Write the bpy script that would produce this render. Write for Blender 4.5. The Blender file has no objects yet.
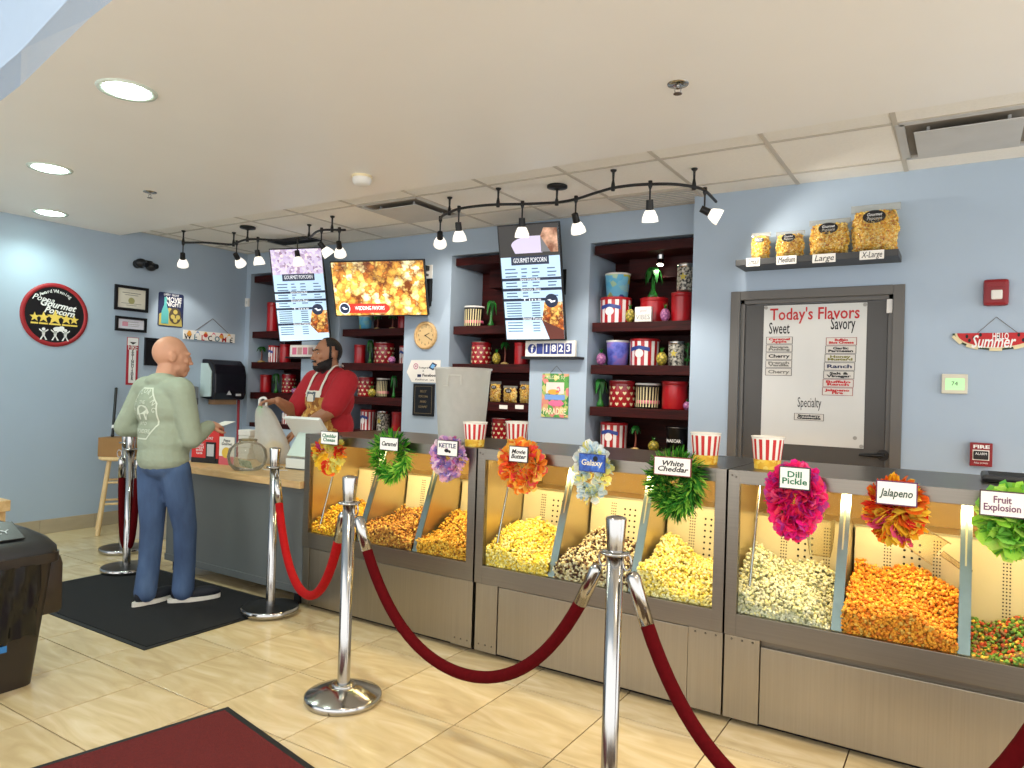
import bpy, bmesh, math, random
import numpy as np
from mathutils import Vector, Matrix
random.seed(7); RNG = np.random.default_rng(7)
scene = bpy.context.scene
COL = scene.collection
PI = math.pi

# ------------------------------------------------------------------ camera (solved from the photo's vanishing lines)
FPX, YAW, PITCH, ROLL, CAMH = 718.245, .5617, .007214, .030394, 1.343
_f = Vector((-math.sin(YAW)*math.cos(PITCH), math.cos(YAW)*math.cos(PITCH), math.sin(PITCH)))
_r = Vector((math.cos(YAW), math.sin(YAW), 0)); _u = _r.cross(_f)
CR = _r*math.cos(ROLL)+_u*math.sin(ROLL); CU = -_r*math.sin(ROLL)+_u*math.cos(ROLL); CF = _f
CC = Vector((0, 0, CAMH))
cam = bpy.data.cameras.new('camera'); cam.sensor_width = 36; cam.lens = 36*FPX/1024; cam.clip_start = .05
camo = bpy.data.objects.new('camera', cam); COL.objects.link(camo)
camo.matrix_world = Matrix(((CR.x, CU.x, -CF.x, 0), (CR.y, CU.y, -CF.y, 0), (CR.z, CU.z, -CF.z, CAMH), (0, 0, 0, 1)))
scene.camera = camo
def ray(x, y): return CF+CR*((x-512)/FPX)-CU*((y-384)/FPX)
def _pl(x, y, ax, v):
    d = ray(x, y); return CC+d*((v-CC[ax])/d[ax])
def onX(x, y, v): return _pl(x, y, 0, v)
def onY(x, y, v): return _pl(x, y, 1, v)
def onZ(x, y, v=0.): return _pl(x, y, 2, v)

# ------------------------------------------------------------------ world, exposure
W = bpy.data.worlds.new('world'); scene.world = W; W.use_nodes = True
W.node_tree.nodes['Background'].inputs[0].default_value = (.97, .98, 1.0, 1)
W.node_tree.nodes['Background'].inputs[1].default_value = 1.45
vs = scene.view_settings
vs.view_transform = 'Standard'; vs.look = 'None'; vs.gamma = 1.; vs.exposure = .74
try: vs.use_curve_mapping = False
except Exception: pass

# ------------------------------------------------------------------ materials
def lin(c):
    c = c/255.; return c/12.92 if c <= .04045 else ((c+.055)/1.055)**2.4
def rgb(*c): return (lin(c[0]), lin(c[1]), lin(c[2]), 1.)
MATS = {}
def mat(name, c, rough=.5, metal=0., var=.06, scale=6., bump=0., bscale=80., emit=0., trans=0., coat=0., stretch=None, ior=1.45, sheen=0., objrand=0., alpha=1., spec=None):
    if name in MATS: return MATS[name]
    m = bpy.data.materials.new(name); m.use_nodes = True; MATS[name] = m
    nt = m.node_tree; N = nt.nodes; L = nt.links; b = N['Principled BSDF']
    col = rgb(*c)
    tc = N.new('ShaderNodeTexCoord'); mp = N.new('ShaderNodeMapping'); L.new(tc.outputs['Object'], mp.inputs[0])
    if stretch: mp.inputs['Scale'].default_value = stretch
    nz = N.new('ShaderNodeTexNoise'); nz.inputs['Scale'].default_value = scale; nz.inputs['Detail'].default_value = 4
    L.new(mp.outputs[0], nz.inputs['Vector'])
    mr = N.new('ShaderNodeMapRange'); mr.inputs[3].default_value = 1-var*2; mr.inputs[4].default_value = 1+var*2
    L.new(nz.outputs['Fac'], mr.inputs[0])
    vm = N.new('ShaderNodeVectorMath'); vm.operation = 'SCALE'; vm.inputs[0].default_value = col[:3]; L.new(mr.outputs[0], vm.inputs['Scale'])
    out = vm.outputs[0]
    if objrand:
        oi = N.new('ShaderNodeObjectInfo'); m2 = N.new('ShaderNodeMapRange'); m2.inputs[3].default_value = 1-objrand; m2.inputs[4].default_value = 1+objrand
        L.new(oi.outputs['Random'], m2.inputs[0])
        v2 = N.new('ShaderNodeVectorMath'); v2.operation = 'SCALE'; L.new(out, v2.inputs[0]); L.new(m2.outputs[0], v2.inputs['Scale']); out = v2.outputs[0]
    L.new(out, b.inputs['Base Color'])
    b.inputs['Roughness'].default_value = rough; b.inputs['Metallic'].default_value = metal; b.inputs['IOR'].default_value = ior
    if spec is not None: b.inputs['Specular IOR Level'].default_value = spec
    if coat: b.inputs['Coat Weight'].default_value = coat; b.inputs['Coat Roughness'].default_value = .1
    if sheen: b.inputs['Sheen Weight'].default_value = sheen
    if trans: b.inputs['Transmission Weight'].default_value = trans
    if alpha < 1: b.inputs['Alpha'].default_value = alpha
    if emit: L.new(out, b.inputs['Emission Color']); b.inputs['Emission Strength'].default_value = emit
    if bump:
        n2 = N.new('ShaderNodeTexNoise'); n2.inputs['Scale'].default_value = bscale; L.new(mp.outputs[0], n2.inputs['Vector'])
        bp = N.new('ShaderNodeBump'); bp.inputs['Strength'].default_value = bump; bp.inputs['Distance'].default_value = .01
        L.new(n2.outputs['Fac'], bp.inputs['Height']); L.new(bp.outputs[0], b.inputs['Normal'])
    return m
def mat_attr(name, rough=.6, sheen=0., trans_amt=0., spec=.3):
    """base colour from the mesh's own colour attribute (each kernel or petal has its own colour)"""
    if name in MATS: return MATS[name]
    m = bpy.data.materials.new(name); m.use_nodes = True; MATS[name] = m
    N = m.node_tree.nodes; L = m.node_tree.links; b = N['Principled BSDF']
    a = N.new('ShaderNodeAttribute'); a.attribute_name = 'Col'
    nz = N.new('ShaderNodeTexNoise'); nz.inputs['Scale'].default_value = 60; mr = N.new('ShaderNodeMapRange'); mr.inputs[3].default_value = .85; mr.inputs[4].default_value = 1.15
    L.new(nz.outputs['Fac'], mr.inputs[0]); v = N.new('ShaderNodeVectorMath'); v.operation = 'SCALE'
    L.new(a.outputs['Color'], v.inputs[0]); L.new(mr.outputs[0], v.inputs['Scale']); L.new(v.outputs[0], b.inputs['Base Color'])
    b.inputs['Roughness'].default_value = rough; b.inputs['Specular IOR Level'].default_value = spec
    if trans_amt:
        t = N.new('ShaderNodeBsdfTranslucent'); L.new(v.outputs[0], t.inputs[0]); mx = N.new('ShaderNodeMixShader'); mx.inputs[0].default_value = trans_amt
        L.new(b.outputs[0], mx.inputs[1]); L.new(t.outputs[0], mx.inputs[2]); L.new(mx.outputs[0], N['Material Output'].inputs[0])
    return m
def mat_glass(name, tint=(240, 245, 242), refl=.12, haze=0., hazec=(230, 225, 210)):
    """thin pane: see-through with a fresnel reflection and optionally a little milkiness"""
    if name in MATS: return MATS[name]
    m = bpy.data.materials.new(name); m.use_nodes = True; MATS[name] = m
    N = m.node_tree.nodes; L = m.node_tree.links
    for n in list(N):
        if n.type == 'BSDF_PRINCIPLED': N.remove(n)
    t = N.new('ShaderNodeBsdfTransparent'); t.inputs[0].default_value = rgb(*tint)
    g = N.new('ShaderNodeBsdfGlossy'); g.inputs['Roughness'].default_value = .03
    fr = N.new('ShaderNodeLayerWeight'); fr.inputs[0].default_value = refl
    mx = N.new('ShaderNodeMixShader'); L.new(fr.outputs['Fresnel'], mx.inputs[0]); L.new(t.outputs[0], mx.inputs[1]); L.new(g.outputs[0], mx.inputs[2])
    o = mx.outputs[0]
    if haze:
        d0 = N.new('ShaderNodeBsdfDiffuse'); d0.inputs[0].default_value = rgb(*hazec); d1 = N.new('ShaderNodeBsdfTranslucent'); d1.inputs[0].default_value = rgb(*hazec)
        d = N.new('ShaderNodeMixShader'); d.inputs[0].default_value = .45; L.new(d0.outputs[0], d.inputs[1]); L.new(d1.outputs[0], d.inputs[2])
        nz = N.new('ShaderNodeTexNoise'); nz.inputs['Scale'].default_value = 9; mr = N.new('ShaderNodeMapRange'); mr.inputs[3].default_value = haze*.92; mr.inputs[4].default_value = haze*1.08
        L.new(nz.outputs['Fac'], mr.inputs[0])
        m2 = N.new('ShaderNodeMixShader'); L.new(mr.outputs[0], m2.inputs[0]); L.new(o, m2.inputs[1]); L.new(d.outputs[0], m2.inputs[2]); o = m2.outputs[0]
    L.new(o, N['Material Output'].inputs[0]); return m
def mat_ramp(name, kind, scale, stops, rough=.6, emit=0., stretch=None, distort=0., coord='Object', bump=0.):
    """procedural pattern (noise / voronoi / wave) through a colour ramp"""
    if name in MATS: return MATS[name]
    m = bpy.data.materials.new(name); m.use_nodes = True; MATS[name] = m
    N = m.node_tree.nodes; L = m.node_tree.links; b = N['Principled BSDF']
    tc = N.new('ShaderNodeTexCoord'); mp = N.new('ShaderNodeMapping'); L.new(tc.outputs[coord], mp.inputs[0])
    if stretch: mp.inputs['Scale'].default_value = stretch
    if kind == 'noise':
        t = N.new('ShaderNodeTexNoise'); t.inputs['Scale'].default_value = scale; t.inputs['Detail'].default_value = 5; t.inputs['Distortion'].default_value = distort; o = t.outputs['Fac']
    elif kind == 'voronoi':
        t = N.new('ShaderNodeTexVoronoi'); t.inputs['Scale'].default_value = scale; o = t.outputs['Color']
    elif kind == 'vdist':
        t = N.new('ShaderNodeTexVoronoi'); t.inputs['Scale'].default_value = scale; o = t.outputs['Distance']
    else:
        t = N.new('ShaderNodeTexWave'); t.inputs['Scale'].default_value = scale; t.inputs['Distortion'].default_value = distort; o = t.outputs['Fac']
    L.new(mp.outputs[0], t.inputs['Vector'])
    r = N.new('ShaderNodeValToRGB'); e = r.color_ramp.elements
    while len(e) > 1: e.remove(e[-1])
    e[0].position = stops[0][0]; e[0].color = rgb(*stops[0][1])
    for p, c in stops[1:]:
        k = e.new(p); k.color = rgb(*c)
    L.new(o, r.inputs[0]); L.new(r.outputs[0], b.inputs['Base Color']); b.inputs['Roughness'].default_value = rough
    if emit: L.new(r.outputs[0], b.inputs['Emission Color']); b.inputs['Emission Strength'].default_value = emit
    if bump:
        bp = N.new('ShaderNodeBump'); bp.inputs['Strength'].default_value = bump; bp.inputs['Distance'].default_value = .005
        L.new(o, bp.inputs['Height']); L.new(bp.outputs[0], b.inputs['Normal'])
    return m

# ------------------------------------------------------------------ mesh builder
def FR(o, x=(1, 0, 0), y=(0, 0, 1)):
    """frame with local x to the viewer's right, local y up, local z out of the surface"""
    x = Vector(x).normalized(); y = Vector(y); z = x.cross(y).normalized(); y = z.cross(x); o = Vector(o)
    return Matrix(((x.x, y.x, z.x, o.x), (x.y, y.y, z.y, o.y), (x.z, y.z, z.z, o.z), (0, 0, 0, 1)))
def TR(x, y, z): return Matrix.Translation((x, y, z))
def RX(a): return Matrix.Rotation(a, 4, 'X')
def RY(a): return Matrix.Rotation(a, 4, 'Y')
def RZ(a): return Matrix.Rotation(a, 4, 'Z')
class MB:
    def __init__(s): s.v = []; s.f = []; s.mi = []; s.sm = []
    def add(s, vs, fs, mi=0, sm=False, M=None):
        b = len(s.v)
        for p in vs:
            p = Vector(p)
            s.v.append(tuple(M @ p) if M is not None else tuple(p))
        for f in fs: s.f.append(tuple(b+i for i in f)); s.mi.append(mi); s.sm.append(sm)
        return s
    def box(s, x0, x1, y0, y1, z0, z1, mi=0, M=None, bev=0.):
        if bev > 0:
            bm = bmesh.new(); bmesh.ops.create_cube(bm, size=1)
            for v in bm.verts: v.co = Vector(((x0+x1)/2+v.co.x*(x1-x0), (y0+y1)/2+v.co.y*(y1-y0), (z0+z1)/2+v.co.z*(z1-z0)))
            bmesh.ops.bevel(bm, geom=bm.edges[:], offset=bev, segments=2, profile=.6, affect='EDGES', clamp_overlap=True)
            bm.verts.index_update()
            s.add([v.co.copy() for v in bm.verts], [[v.index for v in f.verts] for f in bm.faces], mi, False, M); bm.free(); return s
        vs = [(x0, y0, z0), (x1, y0, z0), (x1, y1, z0), (x0, y1, z0), (x0, y0, z1), (x1, y0, z1), (x1, y1, z1), (x0, y1, z1)]
        return s.add(vs, [(0, 3, 2, 1), (4, 5, 6, 7), (0, 1, 5, 4), (1, 2, 6, 5), (2, 3, 7, 6), (3, 0, 4, 7)], mi, False, M)
    def quad(s, a, b, c, d, mi=0, M=None): return s.add([a, b, c, d], [(0, 1, 2, 3)], mi, False, M)
    def cyl(s, p0, p1, r0, r1=None, n=16, mi=0, M=None, caps=True, sm=True):
        p0 = Vector(p0); p1 = Vector(p1); r1 = r0 if r1 is None else r1
        d = (p1-p0).normalized(); a = Vector((1, 0, 0)) if abs(d.x) < .9 else Vector((0, 1, 0)); a = d.cross(a).normalized(); b = d.cross(a)
        vs = []
        for p, r in ((p0, r0), (p1, r1)):
            for i in range(n):
                t = 2*PI*i/n; vs.append(p+a*(r*math.cos(t))+b*(r*math.sin(t)))
        s.add(vs, [(i, (i+1) % n, n+(i+1) % n, n+i) for i in range(n)], mi, sm, M)
        if caps:
            s.add(vs[:n], [tuple(range(n-1, -1, -1))], mi, False, M); s.add(vs[n:], [tuple(range(n))], mi, False, M)
        return s
    def lathe(s, prof, n=24, mi=0, M=None, sm=True, ang=2*PI, sx=1., sy=1.):
        vs = []; full = abs(ang-2*PI) < 1e-6; m = n if full else n+1
        for r, z in prof:
            for i in range(m):
                t = ang*i/n; vs.append((r*math.cos(t)*sx, r*math.sin(t)*sy, z))
        fs = []
        for k in range(len(prof)-1):
            for i in range(n):
                j = (i+1) % m if full else i+1
                fs.append((k*m+i, k*m+j, (k+1)*m+j, (k+1)*m+i))
        return s.add(vs, fs, mi, sm, M)
    def tube(s, pts, r, n=8, mi=0, M=None, closed=False, caps=True):
        pts = [Vector(p) for p in pts]; k = len(pts); rs = r if isinstance(r, (list, tuple)) else [r]*k
        vs = []; prev = None
        for i, p in enumerate(pts):
            if closed: d = pts[(i+1) % k]-pts[i-1]
            else: d = pts[min(i+1, k-1)]-pts[max(i-1, 0)]
            d.normalize()
            if prev is None:
                a = Vector((0, 0, 1)) if abs(d.z) < .9 else Vector((1, 0, 0)); a = (a-d*a.dot(d)).normalized()
            else: a = (prev-d*prev.dot(d)).normalized()
            prev = a; b = d.cross(a)
            for j in range(n):
                t = 2*PI*j/n; vs.append(p+(a*math.cos(t)+b*math.sin(t))*rs[i])
        fs = []
        for i in range(k if closed else k-1):
            for j in range(n):
                fs.append((i*n+j, i*n+(j+1) % n, ((i+1) % k)*n+(j+1) % n, ((i+1) % k)*n+j))
        s.add(vs, fs, mi, True, M)
        if caps and not closed:
            s.add(vs[:n], [tuple(range(n-1, -1, -1))], mi, False, M); s.add(vs[-n:], [tuple(range(n))], mi, False, M)
        return s
    def ell(s, c, rad, nu=14, nv=9, mi=0, M=None, R=None):
        vs = []; c = Vector(c)
        for k in range(nv+1):
            ph = PI*k/nv
            for i in range(nu):
                t = 2*PI*i/nu; p = Vector((rad[0]*math.sin(ph)*math.cos(t), rad[1]*math.sin(ph)*math.sin(t), rad[2]*math.cos(ph)))
                vs.append(c+(R @ p if R is not None else p))
        fs = []
        for k in range(nv):
            for i in range(nu):
                j = (i+1) % nu
                if k == 0: fs.append((i, nu+i, nu+j))
                elif k == nv-1: fs.append((k*nu+i, (k+1)*nu+i, k*nu+j))
                else: fs.append((k*nu+i, (k+1)*nu+i, (k+1)*nu+j, k*nu+j))
        return s.add(vs, fs, mi, True, M)
    def prism(s, poly, z0, z1, mi=0, M=None, sm=False):
        n = len(poly); vs = [(p[0], p[1], z0) for p in poly]+[(p[0], p[1], z1) for p in poly]
        return s.add(vs, [tuple(range(n-1, -1, -1)), tuple(range(n, 2*n))]+[(i, (i+1) % n, n+(i+1) % n, n+i) for i in range(n)], mi, sm, M)
    def disc(s, x, y, z, rx, ry=None, n=24, mi=0, M=None, t=.001):
        ry = ry or rx; return s.prism([(x+rx*math.cos(2*PI*i/n), y+ry*math.sin(2*PI*i/n)) for i in range(n)], z-t, z, mi, M)
    def mesh(s, name, mats):
        me = bpy.data.meshes.new(name); me.from_pydata(s.v, [], s.f)
        for m in (mats if isinstance(mats, (list, tuple)) else [mats]): me.materials.append(m)
        me.polygons.foreach_set('material_index', s.mi); me.polygons.foreach_set('use_smooth', s.sm); me.update(); return me
def link(name, me, parent=None, loc=None):
    o = bpy.data.objects.new(name, me); COL.objects.link(o)
    if parent is not None: o.parent = parent
    if loc is not None: o.location = loc
    return o
def obj(name, mb, mats, parent=None, loc=None, label=None, bevel=0.):
    o = link(name, mb.mesh(name, mats), parent, loc)
    if label: o['label'] = label
    if bevel:
        b = o.modifiers.new('bevel', 'BEVEL'); b.width = bevel; b.segments = 2; b.limit_method = 'ANGLE'
    return o
def tag(o, label, cat, group=None):
    o['label'] = label; o['category'] = cat
    if group: o['group'] = group
    return o
def thing(name, label, cat, M=None, group=None):
    o = bpy.data.objects.new(name, None); COL.objects.link(o); o.empty_display_size = .05
    if M is not None: o.matrix_world = M if isinstance(M, Matrix) else Matrix.Translation(M)
    return tag(o, label, cat, group)
def struct(o): o['kind'] = 'structure'; return o
def stuff(o): o['kind'] = 'stuff'; return o
def dup(root, M, label, group=None):
    c = root.copy(); COL.objects.link(c); c.matrix_world = M; c['label'] = label
    if group: c['group'] = group
    for ch in root.children:
        d = ch.copy(); COL.objects.link(d); d.parent = c
        for g in ch.children:
            e = g.copy(); COL.objects.link(e); e.parent = d
    return c
def text(s, size, x, y, z, m, parent, name='lettering', align='CENTER', shear=0., width=None, bold=0., sx=1., rot=0., label=None):
    cu = bpy.data.curves.new('txt', 'FONT'); cu.body = s; cu.size = size; cu.align_x = align; cu.align_y = 'CENTER'; cu.resolution_u = 2
    cu.shear = shear; cu.extrude = .0006; cu.offset = bold; cu.space_line = .8
    o = bpy.data.objects.new('txt', cu)
    me = bpy.data.meshes.new_from_object(o); bpy.data.objects.remove(o); me.name = name
    if width and len(me.vertices):
        xs = [v.co.x for v in me.vertices]; w = max(xs)-min(xs); sx = width/w if w > 0 else 1.
    me.transform(TR(x, y, z) @ RZ(rot) @ Matrix.Diagonal((sx, 1, 1, 1)))
    me.materials.clear(); me.materials.append(m)
    o = link(name, me, parent)
    if label: o['label'] = label
    return o
def star(x, y, r, r2=.42, n=5, a0=PI/2):
    return [(x+(r if i % 2 == 0 else r*r2)*math.cos(a0+PI*i/n), y+(r if i % 2 == 0 else r*r2)*math.sin(a0+PI*i/n)) for i in range(2*n)]
def spot(name, p, target, watt, ang, blend=.6, col=(1, .93, .82), r=.03, parent=None):
    l = bpy.data.lights.new(name, 'SPOT'); l.energy = watt; l.spot_size = math.radians(ang); l.spot_blend = blend; l.color = col; l.shadow_soft_size = r
    o = bpy.data.objects.new(name, l); COL.objects.link(o); p = Vector(p)
    q = (Vector(target)-p).to_track_quat('-Z', 'Y'); Mw = Matrix.Translation(p) @ q.to_matrix().to_4x4()
    if parent is not None: o.parent = parent; o.matrix_parent_inverse = parent.matrix_world.inverted()
    o.matrix_world = Mw; return o
def area(name, M, sx, sy, watt, col, parent=None, shape='RECTANGLE'):
    l = bpy.data.lights.new(name, 'AREA'); l.shape = shape; l.size = sx; l.size_y = sy; l.energy = watt; l.color = col
    o = bpy.data.objects.new(name, l); COL.objects.link(o)
    if parent is not None: o.parent = parent
    o.matrix_basis = M; return o

# ------------------------------------------------------------------ layout numbers (metres)
XL = -6.56          # left wall
YB = 5.0            # back wall with the niches
YD = 4.835          # wall with the door stands a little forward
XJ = -1.60          # where that step is
ZS, ZT = 2.64, 2.708  # plaster soffit, tile ceiling
YS = 3.62           # edge of the soffit
YC = 2.985          # front of the popcorn cases
ZC = 1.04           # their top
ZCT = .754          # counter top
# ------------------------------------------------------------------ base materials
M_wall = mat('blue_wall_paint', (166, 183, 200), .55, var=.02, scale=3, bump=.08, bscale=220)
M_soffit = mat('cream_plaster', (246, 243, 237), .42, var=.015, scale=2)
M_tile = mat('ceiling_board', (244, 240, 231), .9, var=.03, scale=60, bump=.3, bscale=160)
M_tbar = mat('shade_grey_grid', (198, 191, 178), .5)  # white T-bars greyed to stand in for the shadow lines between boards
M_black = mat('black_metal', (16, 16, 17), .45, var=.1)
M_blackp = mat('black_plastic', (20, 20, 22), .4)
M_dark = mat('dark_gap', (8, 8, 8), .8)
M_white = mat('white_plastic', (232, 230, 224), .4, var=.02)
M_chrome = mat('polished_steel', (176, 174, 170), .16, 1., var=.02)
def mat_brushed(name, c, rough, stretch, var=.06):
    m = mat(name, c, rough, 1., var=var, scale=5, stretch=stretch)
    return m
M_ss = mat_brushed('brushed_steel', (134, 127, 116), .34, (.6, 1, 40))
M_ssv = mat_brushed('brushed_steel_panel', (158, 149, 132), .38, (30, 1, .5))
M_ssd = mat_brushed('dark_steel_trim', (120, 113, 102), .34, (.6, 1, 40))
M_mahog = mat_ramp('mahogany', 'noise', 3, [(.3, (34, 9, 9)), (.7, (66, 16, 14))], .5, stretch=(1.2, 8, 14), distort=1.2)
M_mahog.node_tree.nodes['Principled BSDF'].inputs['Specular IOR Level'].default_value = .18
M_wood = mat_ramp('light_wood', 'noise', 4, [(.3, (200, 160, 104)), (.7, (222, 186, 132))], .4, stretch=(2, 10, 10), distort=.6)
M_pine = mat_ramp('pine_stool', 'noise', 5, [(.3, (206, 172, 118)), (.7, (226, 196, 146))], .45, stretch=(8, 8, 1), distort=.6)
M_textk = mat('print_black', (22, 22, 24), .6)
M_textw = mat('print_white', (240, 240, 238), .6)
M_textr = mat('print_red', (190, 40, 42), .6)
M_textg = mat('print_green', (28, 110, 72), .6)
M_paper = mat('white_card', (238, 234, 226), .6, var=.02)
M_red = mat('red_enamel', (178, 22, 30), .3, var=.04, coat=.3)
M_navy = mat('navy_print', (36, 46, 84), .6)

# ------------------------------------------------------------------ floor
nt_tile = mat_ramp('stone_tile', 'noise', 2.2, [(.25, (190, 166, 122)), (.5, (207, 184, 140)), (.75, (221, 202, 164))], .16, stretch=(.9, 3.2, 1), distort=2.2)
def floor_rand(m):
    N = m.node_tree.nodes; L = m.node_tree.links; b = N['Principled BSDF']; oi = N.new('ShaderNodeObjectInfo')
    mr = N.new('ShaderNodeMapRange'); mr.inputs[3].default_value = .93; mr.inputs[4].default_value = 1.05; L.new(oi.outputs['Random'], mr.inputs[0])
    src = b.inputs['Base Color'].links[0].from_socket; v = N.new('ShaderNodeVectorMath'); v.operation = 'SCALE'
    L.new(src, v.inputs[0]); L.new(mr.outputs[0], v.inputs['Scale']); L.new(v.outputs[0], b.inputs['Base Color'])
    # shift the veining from tile to tile
    mp = next(n for n in N if n.type == 'MAPPING'); vm = N.new('ShaderNodeVectorMath'); vm.operation = 'SCALE'; vm.inputs[0].default_value = (37, 53, 0)
    L.new(oi.outputs['Random'], vm.inputs['Scale']); L.new(vm.outputs[0], mp.inputs['Location'])
floor_rand(nt_tile)
M_grout = mat('grout', (92, 70, 46), .9)
M_floor_far = mat_ramp('stone_floor_far', 'noise', 1.2, [(.3, (206, 182, 136)), (.7, (222, 202, 160))], .2, stretch=(.9, 3, 1), distort=2)
fl = struct(obj('floor', MB().box(XL-.1, 3.0, -2.5, YB+.6, -.12, -.006, 0), [M_grout]))
PX, PY, X0, Y0 = .449, .4645, -1.24, 2.326
tm = MB().box(-PX/2+.0026, PX/2-.0026, -PY/2+.0026, PY/2-.0026, -.006, 0, bev=.0012).mesh('tile', [nt_tile])
for i in range(-12, 6):
    for j in range(-6, 5):
        cx = X0+(i+.5)*PX; cy = Y0+(j+.5)*PY
        if cx+PX/2 < XL-.02 or cx-PX/2 < XL-.4 or cx > 1.3 or cy > 4.6 or cy < -.3: continue
        d = Vector((cx, cy, 0))-CC; w = d.dot(CF)
        vis = w > .3 and -80 < 512+FPX*d.dot(CR)/w < 1104 and 384-FPX*d.dot(CU)/w < 900
        if vis and cx-PX/2 > XL: link('tile', tm, fl, (cx, cy, 0))
# the same stone carries on where the tiles are out of sight or too small to tell apart
m = MB()
m.box(XL, 3.0, -2.5, -.2, -.006, -.0005); m.box(XL, XL+.55, -.2, YB, -.006, -.0008)
m.box(XL, 3.0, 3.2, YB+.5, -.006, -.001); m.box(.9, 3.0, -.2, 3.2, -.006, -.0005); m.box(XL, -3.6, -.2, 1.3, -.006, -.001)
m.box(-3.6, -.9, -.2, .55, -.006, -.001)
obj('stone_paving', m, M_floor_far, fl)

# ------------------------------------------------------------------ walls
struct(obj('wall_left', MB().box(XL-.12, XL, -2.5, YB+.1, 0, ZT+.12), M_wall))
NICH = [(-6.49, -5.668), (-5.146, -4.322), (-3.805, -2.981), (-2.469, -1.647)]
ZN = 2.49; YN = 5.46
m = MB()
xs = [XL]+[v for n in NICH for v in n]+[XJ+.02]
for k in range(0, len(xs), 2): m.box(xs[k], xs[k+1], YB, YN+.08, 0, ZN)
m.box(XL, XJ+.02, YB, YN+.08, ZN, ZT+.1)
for a, b in NICH: m.box(a, b, YB, YN+.08, 0, .86); m.box(a, b, YN+.04, YN+.08, .86, ZN)
wb = struct(obj('wall_back', m, M_wall))
# wall with the door, opening cut out
DX0, DX1, DZ = -1.272, -.365, 1.982
m = MB(); m.box(XJ, DX0, YD, YB+.3, 0, ZT+.1); m.box(DX1, 3.0, YD, YB+.3, 0, ZT+.1); m.box(DX0, DX1, YD, YB+.3, DZ, ZT+.1)
struct(obj('wall_right', m, M_wall))
# ------------------------------------------------------------------ left baseboard of stone tiles
M_bb = mat('baseboard_stone', (176, 162, 136), .35, var=.1, scale=3, stretch=(1, 1.2, 6), objrand=.05)
bb = struct(obj('baseboard_left', MB().box(XL, XL+.008, .2, YB, 0, .118), M_grout))
bm_ = MB().box(XL, XL+.011, -.224, .224, .0, .12, bev=.001).mesh('baseboard_tile', [M_bb])
for k in range(10): link('baseboard_tile', bm_, bb, (0, .55+.45*k, 0))

# ------------------------------------------------------------------ ceilings
cl = MB(); NSEG = 28
# plaster soffit with its curved free edge (towards the taller front of the room)
edge = [onZ(x, y, ZS) for x, y in ((105, 0), (60, 42), (30, 70), (0, 95))]
arc = []
for k in range(NSEG+1):
    t = k/NSEG; X = -7.0+t*8.6
    Yv = 1.32+.24*((-2.5-X)/1.3) if X < -2.5 else 1.32-.02*(X+2.5)-.16*(X+2.5)**2
    if X < -3.83: Yv = 1.565+.05*(-3.83-X)
    arc.append((max(X, XL), min(Yv, 3.0)))
arc = [(x, y) for x, y in arc]
poly = arc+[(1.6, .0), (3.0, -.6), (3.0, YS), (XL, YS)]
poly = [p for i, p in enumerate(poly) if i == 0 or (abs(p[0]-poly[i-1][0])+abs(p[1]-poly[i-1][1])) > 1e-4]
cl.prism(poly, ZS, ZS+.16)
struct(obj('ceiling', cl, M_soffit))
# pale blue curved face rising from the soffit edge
M_bulk = mat('pale_blue_bulkhead', (196, 212, 228), .6, var=.02)
m = MB(); ap = arc+[(1.6, .0), (3.0, -.6)]
for (a, b) in zip(ap[:-1], ap[1:]): m.quad((a[0], a[1], ZS+.0), (b[0], b[1], ZS+.0), (b[0], b[1], 3.7), (a[0], a[1], 3.7))
struct(obj('wall_bulkhead', m, M_bulk))
struct(obj('ceiling', MB().box(XL, 3.0, -2.5, 1.8, 3.7, 3.8), M_bulk))
# tile ceiling behind: backing, T-bars, boards
TX = [-.318+.6085*k for k in range(-11, 4)]; TY = [3.978, 4.592]
cg = struct(obj('ceiling', MB().box(XL, 3.0, YS-.12, YB+.1, ZT+.014, ZT+.05), M_tile))
m = MB()
for x in TX:
    if x > XL: m.box(x-.012, x+.012, YS-.1, YB, ZT-.001, ZT+.012)
for y in TY: m.box(XL, 3.0, y-.012, y+.012, ZT-.0005, ZT+.0125)
m.box(XL, 3.0, YB-.02, YB, ZT-.001, ZT+.012); m.box(XL, XL+.02, YS, YB, ZT-.001, ZT+.012)
obj('grid', m, M_tbar, cg)
ty = [YS-.1]+TY+[YB-.02]
tmesh = {}
for xa, xb in zip(TX[:-1], TX[1:]):
    for ya, yb in zip(ty[:-1], ty[1:]):
        a = max(xa+.012, XL); b = xb-.012
        if b-a < .05 or xa > .9: continue
        c = ((a+b)/2, (ya+yb)/2)
        # vents take the place of some boards
        if ya == TY[0] and (abs(c[0]+3.66) < .2 or abs(c[0]-.0) < .2): continue
        key = (round(b-a, 3), round(yb-ya, 3))
        if key not in tmesh:
            w, h = (b-a)/2, (yb-ya)/2-.012
            tmesh[key] = MB().box(-w, w, -h, h, .003, .0125, bev=.0015).mesh('ceiling_board', [M_tile])
        link('ceiling_board', tmesh[key], cg, ((a+b)/2, (ya+yb)/2, ZT))

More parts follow.
